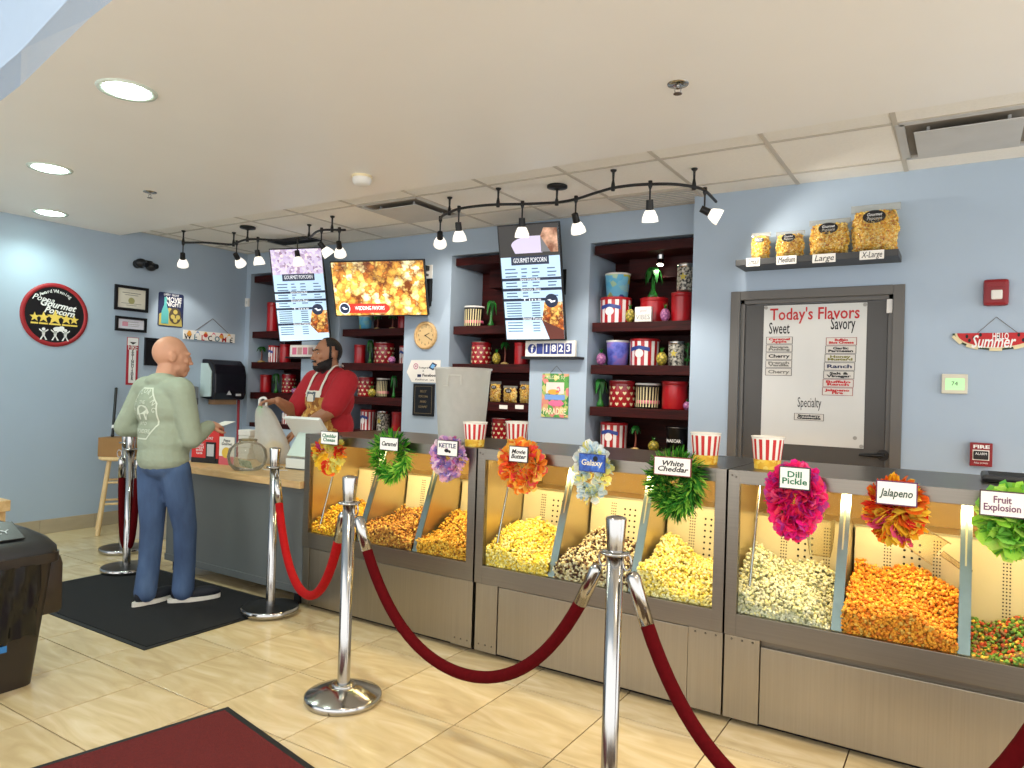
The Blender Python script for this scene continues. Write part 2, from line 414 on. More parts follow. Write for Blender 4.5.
# ------------------------------------------------------------------ door
M_door = mat('taupe_door_paint', (70, 68, 65), .38, var=.03)
M_frame = mat('taupe_frame_paint', (94, 91, 86), .35, var=.03)
dr = thing('door_1', 'dark taupe door in a taupe frame', 'door', (-.82, YD, 0)); struct(dr); del dr['category']; del dr['label']
ox = Vector((-.82, YD, 0))
def rel(mb, o):
    mb.v = [(p[0]-o[0], p[1]-o[1], p[2]-o[2]) for p in mb.v]; return mb
fo = onY(731.7, 292.5, YD); fo2 = onY(905.5, 283.7, YD)
m = MB()
for (x0, x1, z0, z1) in ((fo.x, DX0+.004, 0, 2.036), (DX1-.004, fo2.x, 0, 2.036), (DX0+.004, DX1-.004, DZ-.004, 2.036)):
    m.box(x0, x1, YD-.016, YD-.0005, z0, z1)
m.box(DX0, DX0+.03, YD+.014, YD+.1, 0, DZ); m.box(DX1-.03, DX1, YD+.014, YD+.1, 0, DZ); m.box(DX0, DX1, YD+.014, YD+.1, DZ-.03, DZ)
obj('door_frame', rel(m, ox), M_frame, dr, bevel=.003)
m = MB().box(DX0+.033, DX1-.033, YD+.03, YD+.075, .01, DZ-.033); obj('door_leaf', rel(m, ox), M_door, dr, bevel=.002)
hp = onY(884, 456, YD+.03)
m = MB(); m.cyl((hp.x-.005, YD+.03, hp.z+.005), (hp.x-.005, YD+.005, hp.z+.005), .034, n=24); m.cyl((hp.x-.005, YD+.01, hp.z+.005), (hp.x-.005, YD-.03, hp.z+.005), .012)
m.tube([(hp.x-.005, YD-.03, hp.z+.005), (hp.x-.05, YD-.033, hp.z+.003), (hp.x-.13, YD-.028, hp.z+.001)], [.012, .011, .009], 10)
obj('door_handle', rel(m, ox), M_black, dr, label='dark lever handle')
c = onY(890, 306, YD+.03)
obj('door_contact', rel(MB().box(c.x-.016, c.x+.016, YD+.005, YD+.03, c.z-.045, c.z+.04, bev=.004), ox), M_white, dr, label='small white door sensor')
# taller left wall in the front of the room
struct(obj('wall_left', MB().box(XL-.12, XL, -2.5, 1.7, ZT+.12, 3.8), M_wall))
# ------------------------------------------------------------------ niche linings and shelves
NN = ['the niche beside the left wall', 'the niche behind the cashier', 'the niche left of the tall clear tub', 'the niche next to the grey door']
NN = ['leftmost niche', 'niche left of the clock', 'niche behind the clear tub', 'niche beside the door']
SHZ = [1.875, 1.550, 1.228, .905]
SHN = ['top', 'second', 'third', 'lowest']
for k, (a, b) in enumerate(NICH):
    struct(obj('trim_%d' % (k+1), MB().box(a+.001, b-.001, YN+.02, YN+.0395, .862, ZN-.001), M_mahog))
    hd = obj('shelf', MB().box(a+.03, b-.002, YB+.02, YN-.0, 2.40, 2.468, bev=.003), M_mahog)
    tag(hd, 'dark mahogany valance board at the head of the '+NN[k], 'shelf', 'mahogany niche boards')
    struct(obj('trim_%d' % (k+11), MB().box(a+.2, b-.001, YN-.16, YN+.0195, 2.24, 2.399), M_mahog))
    for q, z in enumerate(SHZ):
        s_ = obj('shelf', MB().box(a+.025, b-.002, YB+.02, YN+.018, z-.07, z, bev=.003), M_mahog)
        tag(s_, 'thick dark mahogany shelf, %s in the %s' % (SHN[q], NN[k]), 'shelf', 'mahogany niche boards')
        if k == 2 and q == 2:
            for px_ in (503.5, 519.5):
                c = onY(px_, 407, YB+.02)
                obj('price_label', MB().box(c.x-.04, c.x+.04, YB+.017, YB+.0199, c.z-.016, c.z+.016), M_paper, s_)
# little puck light under the head of two niches
M_puck = mat('puck_light_glass', (255, 246, 225), .4, emit=14)
for k in (2, 3):
    a, b = NICH[k]
    t = thing('puck_light', 'small chrome spotlight under the valance of the '+NN[k], 'light', ((a+b)/2+.08, YN-.24, 2.3995), 'niche spotlights')
    obj('housing', MB().cyl((0, 0, 0), (0, 0, -.03), .03, .026).cyl((0, 0, -.03), (0, -.01, -.075), .022, .03), M_chrome, t)
    obj('lens', MB().cyl((0, -.01, -.0751), (0, -.011, -.08), .024, .02), M_puck, t)
    l = bpy.data.lights.new('puck', 'SPOT'); l.energy = 5.; l.spot_size = 2.2; l.spot_blend = .7; l.color = (1, .9, .8); l.shadow_soft_size = .02
    o = bpy.data.objects.new('puck_lamp', l); COL.objects.link(o); o.parent = t; o.location = (0, -.012, -.085)

# ------------------------------------------------------------------ ceiling things
M_lens = mat('downlight_lens', (226, 255, 240), .5, emit=9, var=0)
M_ltrim = mat('downlight_trim', (214, 226, 216), .25, var=.02)
for k, (x, y) in enumerate(((127, 90), (50, 168), (48, 218.5))):
    c = onZ(x, y, ZS)
    if k == 2: c = Vector((-6.2, 2.86, ZS))
    t = thing('downlight', 'round cool white recessed downlight, '+['nearest and largest of the three', 'middle one of the three on the soffit', 'farthest of the three, close to the blue wall'][k], 'light', c, 'recessed soffit downlights')
    obj('trim_ring', MB().lathe([(.098, -.0005), (.098, -.006), (.122, -.008), (.126, -.0005)], 36), M_ltrim, t)
    obj('lens', MB().lathe([(.0, -.018), (.05, -.016), (.085, -.010), (.0975, -.0045), (.0975, -.0005)], 36), M_lens, t)
    l = bpy.data.lights.new('downlight_lamp', 'SPOT'); l.energy = 38 if k < 2 else 24; l.spot_size = 2.6; l.spot_blend = .8; l.color = (.80, 1, .90); l.shadow_soft_size = .09
    o = bpy.data.objects.new('downlight_lamp', l); COL.objects.link(o); o.parent = t; o.location = (0, 0, -.03)
# unseen warm downlights, added beyond the frame to light the right side
for k, (x, y) in enumerate(((-1.5, 1.5), (.7, 1.3), (.9, 2.7))):
    t = thing('downlight', 'unseen warm downlight added to the soffit '+['over the entrance side', 'right of the entrance', 'over the right end of the popcorn cases'][k], 'light', (x, y, ZS), 'recessed soffit downlights')
    obj('trim_ring', MB().lathe([(.098, -.0005), (.098, -.006), (.122, -.008), (.126, -.0005)], 36), M_ltrim, t)
    obj('lens', MB().lathe([(.0, -.0035), (.06, -.0035), (.0975, -.0025), (.0975, -.0005)], 36), mat('added_downlight_lens', (255, 238, 205), .5, emit=9, var=0), t)
    l = bpy.data.lights.new('downlight_lamp', 'SPOT'); l.energy = 48; l.spot_size = 2.6; l.spot_blend = .8; l.color = (1, .86, .66); l.shadow_soft_size = .09
    o = bpy.data.objects.new('downlight_lamp', l); COL.objects.link(o); o.parent = t; o.location = (0, 0, -.02)
for k, (x, y) in enumerate(((678, 84), (150, 192))):
    t = thing('sprinkler', ['chrome fire sprinkler head in the soffit above the popcorn cases', 'small fire sprinkler head in the soffit near the left wall'][k], 'sprinkler', onZ(x, y, ZS), 'sprinkler heads')
    obj('escutcheon', MB().lathe([(.045, 0), (.043, -.004), (.012, -.008), (0, -.008)], 24), M_chrome, t)
    m = MB().cyl((0, 0, -.008), (0, 0, -.02), .008)
    for s in (-1, 1): m.tube([(0, 0, -.012), (s*.014, 0, -.022), (s*.012, 0, -.034), (0, 0, -.04)], .0025, 6)
    obj('body', m, M_chrome, t)
    m = MB().cyl((0, 0, -.04), (0, 0, -.042), .018, n=20); obj('deflector', m, M_chrome, t)
t = thing('smoke_detector', 'cream white smoke detector on the edge of the soffit', 'smoke detector', onZ(362, 176, ZS))
obj('base', MB().lathe([(.064, 0), (.064, -.012), (.058, -.014)], 32), mat('cream_plastic', (235, 220, 180), .5), t)
obj('cover', MB().lathe([(.058, -.014), (.06, -.03), (.052, -.05), (.036, -.058), (0, -.06)], 32), M_white, t)
M_vent = mat('vent_grey', (196, 196, 194), .6); M_vdk = mat('vent_shadow', (140, 132, 120), .7)
def vent(label, x0, x1, y0, y1, kind):
    t = thing('ceiling_vent', label, 'vent', ((x0+x1)/2, (y0+y1)/2, ZT), 'ceiling vents'); w, h = (x1-x0)/2, (y1-y0)/2
    if kind == 'plate':
        m = MB()
        for s in (-1, 1): m.box(-w, w, s*h-.02, s*h+.02, -.004, .012); m.box(s*w-.02, s*w+.02, -h, h, -.004, .012)
        obj('frame', m, M_vent, t); obj('throat', MB().box(-w+.02, w-.02, -h+.02, h-.02, .008, .0135), M_vdk, t)
        obj('face_plate', MB().box(-w+.06, w-.06, -h+.07, h-.06, -.03, -.024, bev=.003), M_vent, t)
        for a in (-1, 1):
            for b in (-1, 1): obj('bracket', MB().cyl((a*(w-.12), b*(h-.12), -.026), (a*(w-.12), b*(h-.12), .009), .008, n=8), M_vent, t)
    else:
        m = MB()
        for s in (-1, 1): m.box(-w, w, s*h-.015, s*h+.015, -.006, .012); m.box(s*w-.015, s*w+.015, -h, h, -.006, .012)
        obj('frame', m, M_tbar if kind == 'grey' else M_black, t); obj('throat', MB().box(-w+.01, w-.01, -h+.01, h-.01, .008, .0135), M_vdk, t)
        n = 8; bl = MB().box(-w+.015, w-.015, -.011, .011, -.0015, .0015, M=RX(.7)).mesh('slat', [M_vent if kind == 'grey' else M_black])
        for k in range(n): link('slat', bl, t, (0, -h+.03+(2*h-.06)*k/(n-1), 0))
vent('square air diffuser with a pale face plate above the popcorn screen', -3.95, -3.38, 3.995, 4.575, 'plate')
vent('square air diffuser with a pale face plate at the right above the bag shelf', -.30, .275, 3.995, 4.575, 'plate')
vent('slatted grey air grille in the ceiling above the niche next to the door', -2.14, -1.545, 4.61, 4.97, 'grey')
vent('black slatted air grille in the ceiling behind the left track light', -5.74, -5.24, 4.61, 4.80, 'black')

# ------------------------------------------------------------------ track lights
M_shade = mat('frosted_shade', (255, 248, 236), .5, emit=.55, var=.0)
def catm(P, n=6):
    P = [Vector(p) for p in P]; o = []
    for i in range(len(P)-1):
        a, b, c, d = P[max(i-1, 0)], P[i], P[i+1], P[min(i+2, len(P)-1)]
        for k in range(n):
            t = k/n; o.append(.5*((2*b)+(c-a)*t+(2*a-5*b+4*c-d)*t*t+(3*b-a-3*c+d)*t**3))
    o.append(P[-1]); return o
ZR = 2.597
def track(label, path, offs, canopy, heads):
    p0 = onZ(*canopy, ZR); t = thing('track_light', label, 'track light', (p0.x, p0.y, ZT)); o = Vector((p0.x, p0.y, ZT))
    P = [onZ(x, y, ZR) for x, y in path]; R = catm(P)
    obj('rail', rel(MB().tube(R, .0095, 8), o), M_black, t)
    def near(x, y):
        q = onZ(x, y, ZR); return min(R, key=lambda r: (r-q).length)
    for x, y in offs:
        q = near(x, y)
        obj('standoff', rel(MB().lathe([(0, ZT), (.02, ZT), (.018, ZT-.008), (.008, ZT-.016), (.0065, ZR+.05), (.012, ZR+.02), (.014, ZR), (.012, ZR-.018), (0, ZR-.02)], 12, M=TR(q.x, q.y, 0)), o), M_black, t)
    q = near(*canopy)
    obj('canopy', rel(MB().lathe([(0, ZT), (.068, ZT), (.068, ZT-.014), (.03, ZT-.022), (.008, ZT-.03), (.007, ZR+.03), (.013, ZR+.01), (.013, ZR-.02), (0, ZR-.022)], 24, M=TR(q.x, q.y, 0)), o), M_black, t)
    for (x, y, tgt, watt, ang) in heads:
        q = near(x, y); tv = Vector(tgt); hp = q+Vector((0, 0, -.12)); d = (tv-hp).normalized()
        hd = obj('lamp_head', rel(MB().lathe([(0, .022), (.013, .02), (.013, -.012), (.006, -.03), (.005, -.1), (0, -.1)], 10, M=TR(q.x, q.y, q.z)).cyl(hp-d*.025, hp+d*.035, .021, .024, 14), o), M_black, t)
        Q = Matrix.Translation(hp) @ d.to_track_quat('Z', 'Y').to_matrix().to_4x4()
        obj('shade', rel(MB().lathe([(.02, .03), (.032, .042), (.047, .078), (.05, .105), (.043, .105), (.0, .099)], 18, M=Q), o), M_shade, hd)
        bpy.context.view_layer.update()
        spot('track_lamp', hp+d*.13, tv, watt, ang, .55, r=.03, parent=t)
YBt = YB
track('black serpentine track light with six white shades before the middle screen',
      [(440.5, 219), (443, 215.5), (449.3, 212.7), (459, 208.8), (478.6, 205.9), (498, 204.5), (522.5, 204), (556.7, 202.4), (576, 199), (595.8, 192.8), (613, 188), (632, 185.3), (650.3, 184.2), (673.8, 184.2), (694, 186.9), (705, 190.8), (716, 201.7)],
      [(449.9, 212.5), (498, 204.5), (613, 188), (694, 187)], (556.7, 202.4),
      [(440.5, 219, (-3.9, YB, 1.9), 20, 80), (459, 208.8, (-3.2, 4.6, .9), 20, 90), (522.5, 204, (-2.72, 4.5, .9), 18, 90), (576, 199, (-2.2, YB, 1.2), 20, 90), (650.3, 184.2, (-1.75, 4.6, .9), 20, 90), (704.7, 191, (-.3, YD, 1.9), 8.5, 125)])
track('black serpentine track light with six white shades above the cashier on the left',
      [(183.2, 242.7), (205, 242.6), (231.5, 244.5), (236.8, 242.7), (245.6, 239.7), (257.9, 239.2), (275.4, 240.1), (295, 240), (308.9, 237.5), (315.9, 232.2), (322.9, 230), (332, 229.8), (345.7, 230)],
      [(183.2, 242.7), (233, 244.3), (308.9, 237.5), (332, 229.8)], (248, 239.5),
      [(184.2, 242.7, (XL, 4.3, 1.7), 10, 70), (236.8, 242.7, (-5.9, YB, 1.7), 10, 75), (257.9, 239.2, (-5.25, 4.5, .9), 14, 80), (298, 239.9, (-4.7, 4.4, .9), 14, 80), (321.5, 230.4, (-4.0, YB, 1.4), 12, 75), (338.5, 229.9, (-4.9, YB, 1.5), 12, 75)])
# ------------------------------------------------------------------ things on the walls
def wl(x0, y0, x1, y1, yl=None, off=.0006):
    """frame and size on the left wall from the pixel rectangle's left-top and right-bottom corners"""
    a = onX(x0, y0, XL); b = onX(x1, y1, XL)
    return FR((XL+off, (a.y+b.y)/2, (a.z+b.z)/2), (0, 1, 0)), abs(b.y-a.y), abs(a.z-b.z)
def wbk(x0, y0, x1, y1, Yp=YB, off=.0006):
    a = onY(x0, y0, Yp); b = onY(x1, y1, Yp)
    return FR(((a.x+b.x)/2, Yp-off, (a.z+b.z)/2)), abs(b.x-a.x), abs(a.z-b.z)
M_gold = mat('gold_print', (236, 206, 96), .5)
M_blkgloss = mat('black_sign', (14, 14, 18), .3)
# round sign
a = onX(19.5, 314, XL); b = onX(87.5, 317, XL); c1 = onX(52, 282.5, XL); c2 = onX(55, 347, XL)
ctr = Vector((XL+.0006, (a.y+b.y)/2, (c1.z+c2.z)/2)); R_ = ((b.y-a.y)+(c1.z-c2.z))/4
t = thing('round_sign', 'round black sign with red rim, gold stars and white lettering on the left wall', 'sign', FR(ctr, (0, 1, 0)))
obj('rim', MB().lathe([(R_*.87, .001), (R_*.87, .0075), (R_*.93, .008), (R_*.995, .007), (R_, 0)], 48), mat('red_rim', (158, 38, 44), .5), t)
obj('face', MB().disc(0, 0, .006, R_*.875, n=48, t=.006), M_blkgloss, t)
for i, ch in enumerate('Award Winning'):
    an = PI/2+.62-i*1.24/12; text(ch, R_*.15, R_*.74*math.cos(an), R_*.74*math.sin(an), .007, M_textw, t, rot=an-PI/2)
text('Poppa', R_*.26, -R_*.36, R_*.47, .007, M_textw, t, shear=.35, rot=-.15); text('Gourmet', R_*.28, R_*.06, R_*.30, .007, M_textw, t, shear=.35, rot=-.12, bold=.002)
text('Popcorn', R_*.26, R_*.12, R_*.1, .007, M_textw, t, shear=.35, rot=-.1, bold=.002)
for k, (x, s) in enumerate(((-.62, .15), (-.35, .18), (0, .25), (.35, .18), (.6, .15))):
    obj('star', MB().prism(star(x*R_*.95, -R_*.15+s*R_*.25, s*R_), .0061, .008), M_gold, t)
    obj('star_bar', MB().box(x*R_*.95-s*R_*.7, x*R_*.95+s*R_*.7, -R_*.32, -R_*.27, .0061, .0075), M_gold, t)
m = MB()
for sx in (-.32, .02, .32):   # little figures carrying a kernel
    x = sx*R_; m.disc(x, -R_*.47, .008, R_*.05, t=.0015); m.prism([(x-R_*.05, -R_*.53), (x+R_*.05, -R_*.53), (x+R_*.03, -R_*.7), (x-R_*.03, -R_*.7)], .0062, .008)
    for s in (-1, 1): m.prism([(x, -R_*.66), (x+s*R_*.03, -R_*.66), (x+s*R_*.11, -R_*.8), (x+s*R_*.06, -R_*.8)], .0062, .008); m.prism([(x, -R_*.55), (x+s*R_*.13, -R_*.46), (x+s*R_*.13, -R_*.5), (x, -R_*.6)], .0062, .008)
m.disc(R_*.12, -R_*.44, .009, R_*.17, R_*.07, t=.002); m.disc(R_*.2, -R_*.4, .01, R_*.08, R_*.06, t=.002)
obj('figures', m, M_textw, t)
# frames
def frame(label, F, w, h, bd, mats, lines):
    t = thing('picture_frame', label, 'picture frame', F, 'framed certificates')
    m = MB()
    m.box(-w/2, w/2, h/2-bd, h/2, 0, .02); m.box(-w/2, w/2, -h/2, -h/2+bd, 0, .02); m.box(-w/2, -w/2+bd, -h/2+bd, h/2-bd, 0, .02); m.box(w/2-bd, w/2, -h/2+bd, h/2-bd, 0, .02)
    obj('frame', m, M_blkgloss, t); obj('paper', MB().box(-w/2+bd, w/2-bd, -h/2+bd, h/2-bd, .001, .008), mats, t)
    m = MB()
    for (y, wd, th) in lines: m.box(-w*wd/2, w*wd/2, y*h-th*h, y*h+th*h, .008, .0085)
    if lines: obj('printed_lines', m, mat('faint_print', (120, 118, 108), .7), t)
    return t
F, w, h = wl(114.5, 284, 147, 313)
t = frame('black framed certificate with a cream paper and round seal on the left wall', F, w, h, .026, mat('cream_paper', (224, 220, 204), .6), [(.22, .55, .012), (.14, .4, .01), (-.2, .6, .008), (-.27, .3, .008)])
obj('seal', MB().disc(0, -.02, .009, .03, n=20), mat('olive_seal', (168, 164, 110), .6), t)
F, w, h = wl(115, 315.5, 145.5, 333)
t = frame('smaller black framed permit hung right below the certificate', F, w, h, .024, mat('pale_paper', (222, 222, 232), .6), [(.15, .5, .012), (.0, .55, .01), (-.12, .5, .01)])
obj('stamp', MB().box(-w*.28, -w*.1, -.02, .02, .008, .009), mat('pink_print', (214, 150, 168), .6), t)
F, w, h = wl(151.5, 338, 160, 366)
t = frame('black framed board on the wall mostly hidden behind the bald man', F, w+.14, h, .02, M_blkgloss, [])
# tin movie sign
F, w, h = wl(158.5, 291.5, 182.5, 328)
t = thing('tin_sign', 'tin sign with a green bottle and movie reel on navy and yellow', 'sign', F)
r_ = .02
pts = []
for sx, sy, a0 in ((1, 1, 0), (-1, 1, PI/2), (-1, -1, PI), (1, -1, 1.5*PI)):
    for k in range(4): pts.append((sx*(w/2-r_)+r_*math.cos(a0+k*PI/6), sy*(h/2-r_)+r_*math.sin(a0+k*PI/6)))
obj('plate', MB().prism(pts, 0, .005), M_navy, t)
obj('yellow_panel', MB().prism([(-w/2+.01, -h/2+.01), (w/2-.01, -h/2+.01), (w/2-.03, -.02), (-.02, .02), (-w/2+.01, -.05)], .0052, .007), mat('mustard_print', (196, 178, 96), .6), t)
obj('bottle', MB().prism([(-w*.38, -h*.42), (-w*.1, -h*.42), (-w*.1, -.02), (-w*.18, h*.12), (-w*.19, h*.36), (-w*.28, h*.36), (-w*.29, h*.12), (-w*.38, -.02)], .0072, .010), mat('green_bottle_print', (92, 176, 176), .5), t)
m = MB().disc(w*.16, -h*.16, .012, w*.24, h*.24, t=.003); obj('reel', m, mat('brown_print', (84, 74, 62), .6), t)
m = MB()
for (x, y) in ((.16, -.05), (.06, -.2), (.27, -.2), (.16, -.3)): m.disc(w*x, h*y, .0135, .022, t=.001)
obj('reel_holes', m, mat('mustard_print', (196, 178, 96)), t)
text('MOVIE', .07, w*.1, h*.3, .0062, M_textw, t, width=w*.62, bold=.001); text('NIGHT', .07, w*.1, h*.17, .0062, M_textw, t, width=w*.62, bold=.001); text('EVERY  NIGHT', .03, 0, h*.44, .0062, M_textw, t, width=w*.6)
# welcome sign
F, w, h = wl(183, 329.5, 234, 343); F = F
t = thing('welcome_sign', 'white hanging welcome plaque with little coloured gnomes on a string', 'sign', F)
obj('plank', MB().box(-w/2, w/2, -h/2, h/2, .0, .012, bev=.002), M_paper, t)
for i, ch in enumerate('WELCOME'):
    text(ch, .075, -w*.42+i*w*.14, -h*.25, .0125, [M_textk, mat('teal_print', (70, 120, 140)), M_textr][i % 3 if i != 2 else 2], t, bold=.0015)
gc = [(226, 160, 66), (120, 150, 190), (200, 60, 60), (220, 120, 140), (226, 190, 60), (222, 170, 50), (150, 170, 90)]
for i in range(6):
    x = -w*.4+i*w*.155
    g = obj('gnome', MB().prism([(x-.03, h*.02), (x+.03, h*.02), (x+.012, h*.42), (x-.004, h*.46)], .0121, .0145), mat('gnome_%d' % i, gc[i], .6), t)
    obj('gnome_beard', MB().disc(x, h*.06, .016, .022, .02, n=12, t=.0012), M_paper if i % 2 else mat('gnome_%d' % ((i+2) % 6), gc[i]), g)
obj('string', MB().tube([(-w*.3, h/2-.01, .006), (w*.05, h/2+.14, .004), (w*.4, h/2-.01, .006)], .003, 6), mat('twine', (120, 110, 100), .8), t)
# fire extinguisher arrow sign
F, w, h = wl(127, 337, 137, 385)
t = thing('extinguisher_sign', 'narrow red and white vertical fire extinguisher sign left of the bald man', 'sign', F)
obj('plate', MB().box(-w/2, w/2, -h/2, h/2, 0, .004), mat('sign_red', (170, 40, 54), .45), t)
obj('white_field', MB().box(-w*.3, w*.3, -h*.46, h*.24, .0041, .006), M_textw, t); obj('white_head', MB().box(-w*.45, w*.45, h*.33, h*.49, .0041, .006), M_textw, t)
text('FIRE', .07, 0, h*.285, .0062, M_textw, t, width=w*.8)
for i, ch in enumerate('EXTINGUISHER'): text(ch, .034, 0, h*.205-i*h*.053, .0062, M_textk, t, bold=.001)
obj('arrow', MB().prism([(-w*.3, h*.40), (w*.3, h*.40), (0, h*.35)], .0062, .0075), M_textk, t)
# camera
c = onX(142, 265, XL)
t = thing('security_camera', 'black twin-lens security camera high on the left wall', 'camera', FR((XL+.0006, c.y, c.z), (0, 1, 0)))
obj('bracket', MB().cyl((-.05, 0, 0), (-.05, 0, .04), .04, .035, 20), M_blackp, t)
obj('housing', MB().ell((-.045, .005, .06), (.055, .045, .05), 18, 10).ell((.05, -.012, .065), (.05, .042, .052), 18, 10).box(-.06, .06, .015, .04, .03, .08, bev=.01), M_blackp, t)
for x in (-.045, .055): obj('lens', MB().cyl((x+.012, -.008, .098), (x+.016, -.012, .122), .026, .024, 18), mat('lens_glass', (34, 36, 40), .08), t)
# white sensor on the back wall strip
c = onY(241.5, 303, YB)
t = thing('wall_sensor', 'small white sensor box in the back left corner', 'sensor', FR((-6.525, YB-.0006, c.z)))
obj('box', MB().box(-.03, .03, -.045, .045, 0, .02, bev=.005), M_white, t); obj('window', MB().box(-.012, .012, -.02, .012, .02, .022), mat('sensor_lens', (205, 205, 200), .3), t)
# paper towel dispenser
F, w, h = wl(198, 358.5, 233.5, 402)
t = thing('paper_towel_dispenser', 'smoky black paper towel dispenser with a rounded front on the left wall', 'dispenser', F)
prof = [(0, h/2), (.12, h/2-.005), (.19, h*.36), (.215, h*.15), (.215, -h*.28), (.19, -h*.42), (.16, -h*.44), (.05, -h*.42), (0, -h*.40)]
m = MB(); n = len(prof); ww = w*.86
vs_ = [(-ww/2+.02, y, z) for z, y in prof]+[(ww/2+.02, y, z) for z, y in prof]
m.add(vs_, [tuple(range(n)), tuple(range(2*n-1, n-1, -1))]+[(i, n+i, n+i+1, i+1) for i in range(n-1)]); o = obj('cover', m, mat('smoke_plastic', (26, 25, 32), .18, var=.1), t, bevel=.012)
obj('side_panel', MB().prism([(-h*.38, 0), (h*.4, 0), (h*.4, .10), (h*.2, .17), (-h*.36, .17)], 0, .012, M=Matrix(((0, 0, 1, -ww/2+.004), (1, 0, 0, 0), (0, 1, 0, 0), (0, 0, 0, 1)))), mat('pale_teal_plastic', (186, 206, 204), .4), t)
obj('towel_slot', MB().box(-ww*.3, ww*.4, -h*.55, -h*.43, .04, .14, bev=.004), mat('kraft_towel', (150, 118, 88), .8), t)
obj('logo', MB().prism([(-.03, -h*.32), (.03, -h*.32), (0, -h*.22)], .2155, .218), mat('silver_print', (190, 192, 196), .4), t)
obj('latch', MB().box(.08, .14, -h*.34, -h*.29, .2155, .219), mat('silver_print', (190, 192, 196)), t)
F, w, h = wl(185.5, 386, 193, 405)
t = thing('soap_dispenser', 'small grey soap dispenser beside the paper towel dispenser', 'dispenser', F)
obj('body', MB().box(-w/2, w/2, -h/2, h/2, 0, .09, bev=.015), mat('grey_plastic', (118, 124, 130), .4), t); obj('push_bar', MB().box(-w*.4, w*.4, -h*.45, -h*.1, .09, .1, bev=.004), mat('dark_grey_plastic', (86, 90, 96), .4), t)

# --- back wall
# clock
c = onY(426.3, 335.5, YB); Rc = .124
t = thing('wall_clock', 'round wooden wall clock between the popcorn screen and the tall menu screen', 'clock', FR((c.x, YB-.0006, c.z)))
obj('rim', MB().lathe([(Rc*.78, .012), (Rc*.8, .022), (Rc*.9, .03), (Rc, .022), (Rc, 0)], 40), M_wood, t); obj('face', MB().disc(0, 0, .012, Rc*.8, n=40, t=.012), mat('clock_face', (214, 184, 132), .5), t)
for i in range(12):
    an = PI/2-i*PI/6; text(str(i or 12), .028, Rc*.64*math.cos(an), Rc*.64*math.sin(an), .0125, mat('brown_numeral', (84, 56, 34)), t)
for nm, an, L_ in (('hour_hand', PI/2-PI/6*2.2, .05), ('minute_hand', PI/2-PI/6*4.0, .07)):
    obj(nm, MB().box(-.006, L_, -.0025, .0025, .0145, .0155, M=RZ(an)), M_textk, t)
obj('hub', MB().cyl((0, 0, .0125), (0, 0, .018), .006), M_textk, t)
# social sign
F, w, h = wbk(407.5, 360, 444, 383)
t = thing('arrow_sign', 'white arrow shaped sign with a camera icon and social media lettering below the clock', 'sign', F)
obj('plate', MB().prism([(-w*.38, h/2), (w*.40, h/2), (w*.40, h*.1), (w*.5, -h*.05), (w*.4, -h*.2), (w*.4, -h*.5), (-w*.35, -h*.5), (-w*.5, -h*.05)], 0, .006), M_paper, t)
obj('phone_icon', MB().prism([(w*.10, h*.16), (w*.2, h*.4), (w*.32, h*.3), (w*.22, h*.05)], .0061, .009), M_navy, t)
obj('screen_icon', MB().prism([(w*.14, h*.18), (w*.2, h*.33), (w*.28, h*.27), (w*.22, h*.12)], .0091, .0105), mat('sky_print', (120, 180, 230)), t)
m = MB().lathe([(.02, .0061), (.02, .008), (.027, .008), (.027, .0061)], 24, M=TR(-w*.25, h*.22, 0)).disc(-w*.25, h*.22, .0075, .009, n=16); obj('camera_icon', m, mat('pink_icon', (196, 120, 150)), t)
text('Instagram', .026, -w*.02, h*.16, .0062, M_textk, t, shear=.3, width=w*.3); text('&', .024, -.02, h*.02, .0062, M_textk, t); text('Facebook', .034, w*.14, -h*.18, .0062, M_textk, t, width=w*.42, bold=.001); text('follow us', .022, 0, -h*.38, .0062, M_textk, t, width=w*.5)
obj('thumb_icon', MB().box(-w*.2, -w*.1, -h*.26, -h*.14, .0061, .008), M_navy, t)
# black plaque
F, w, h = wbk(414.5, 383.5, 434.5, 416.5)
t = thing('plaque', 'black award plaque with a thin gold border below the white arrow sign', 'plaque', F)
obj('board', MB().box(-w/2, w/2, -h/2, h/2, 0, .018, bev=.006), M_blkgloss, t)
m = MB()
for s in (-1, 1): m.box(-w*.4, w*.4, s*h*.42-.0015, s*h*.42+.0015, .0181, .019); m.box(s*w*.4-.0015, s*w*.4+.0015, -h*.42, h*.42, .0181, .019)
obj('gold_border', m, mat('dull_gold', (128, 110, 78), .4), t)
for i, s in enumerate(('BEST', 'POPCORN', 'AWARD', 'GOURMET')): text(s, .03, 0, h*.26-i*h*.16, .0185, mat('dull_gold', (128, 110, 78)), t, width=w*(.3+.12*(i % 2)))
# counter sign shelf
p1 = onY(524.5, 357, YB-.05); p2 = onY(581.5, 357, YB-.05)
ledge = obj('ledge', MB().box(p1.x, p2.x, YB-.1, YB-.0008, p1.z-.018, p1.z+.002, bev=.002), M_blackp); tag(ledge, 'thin black ledge holding the white follower counter', 'shelf')
zc = p1.z+.0025
a = onY(525.5, 341, YB-.055); b = onY(575, 355, YB-.055); w = b.x-a.x; h = a.z-zc
t = thing('follower_counter', 'white follower counter with a blue icon and the digits 1823 on the black ledge', 'counter', FR(((a.x+b.x)/2, YB-.055, zc)))
obj('box', MB().box(-w/2, w/2, 0, h, -.03, .0, bev=.003), M_paper, t)
M_fb = mat('follower_blue', (46, 60, 130), .5)
obj('icon', MB().disc(-w*.36, h*.5, .0025, h*.3, n=24, t=.002), M_fb, t); text('f', h*.62, -w*.355, h*.47, .003, M_textw, t, bold=.002)
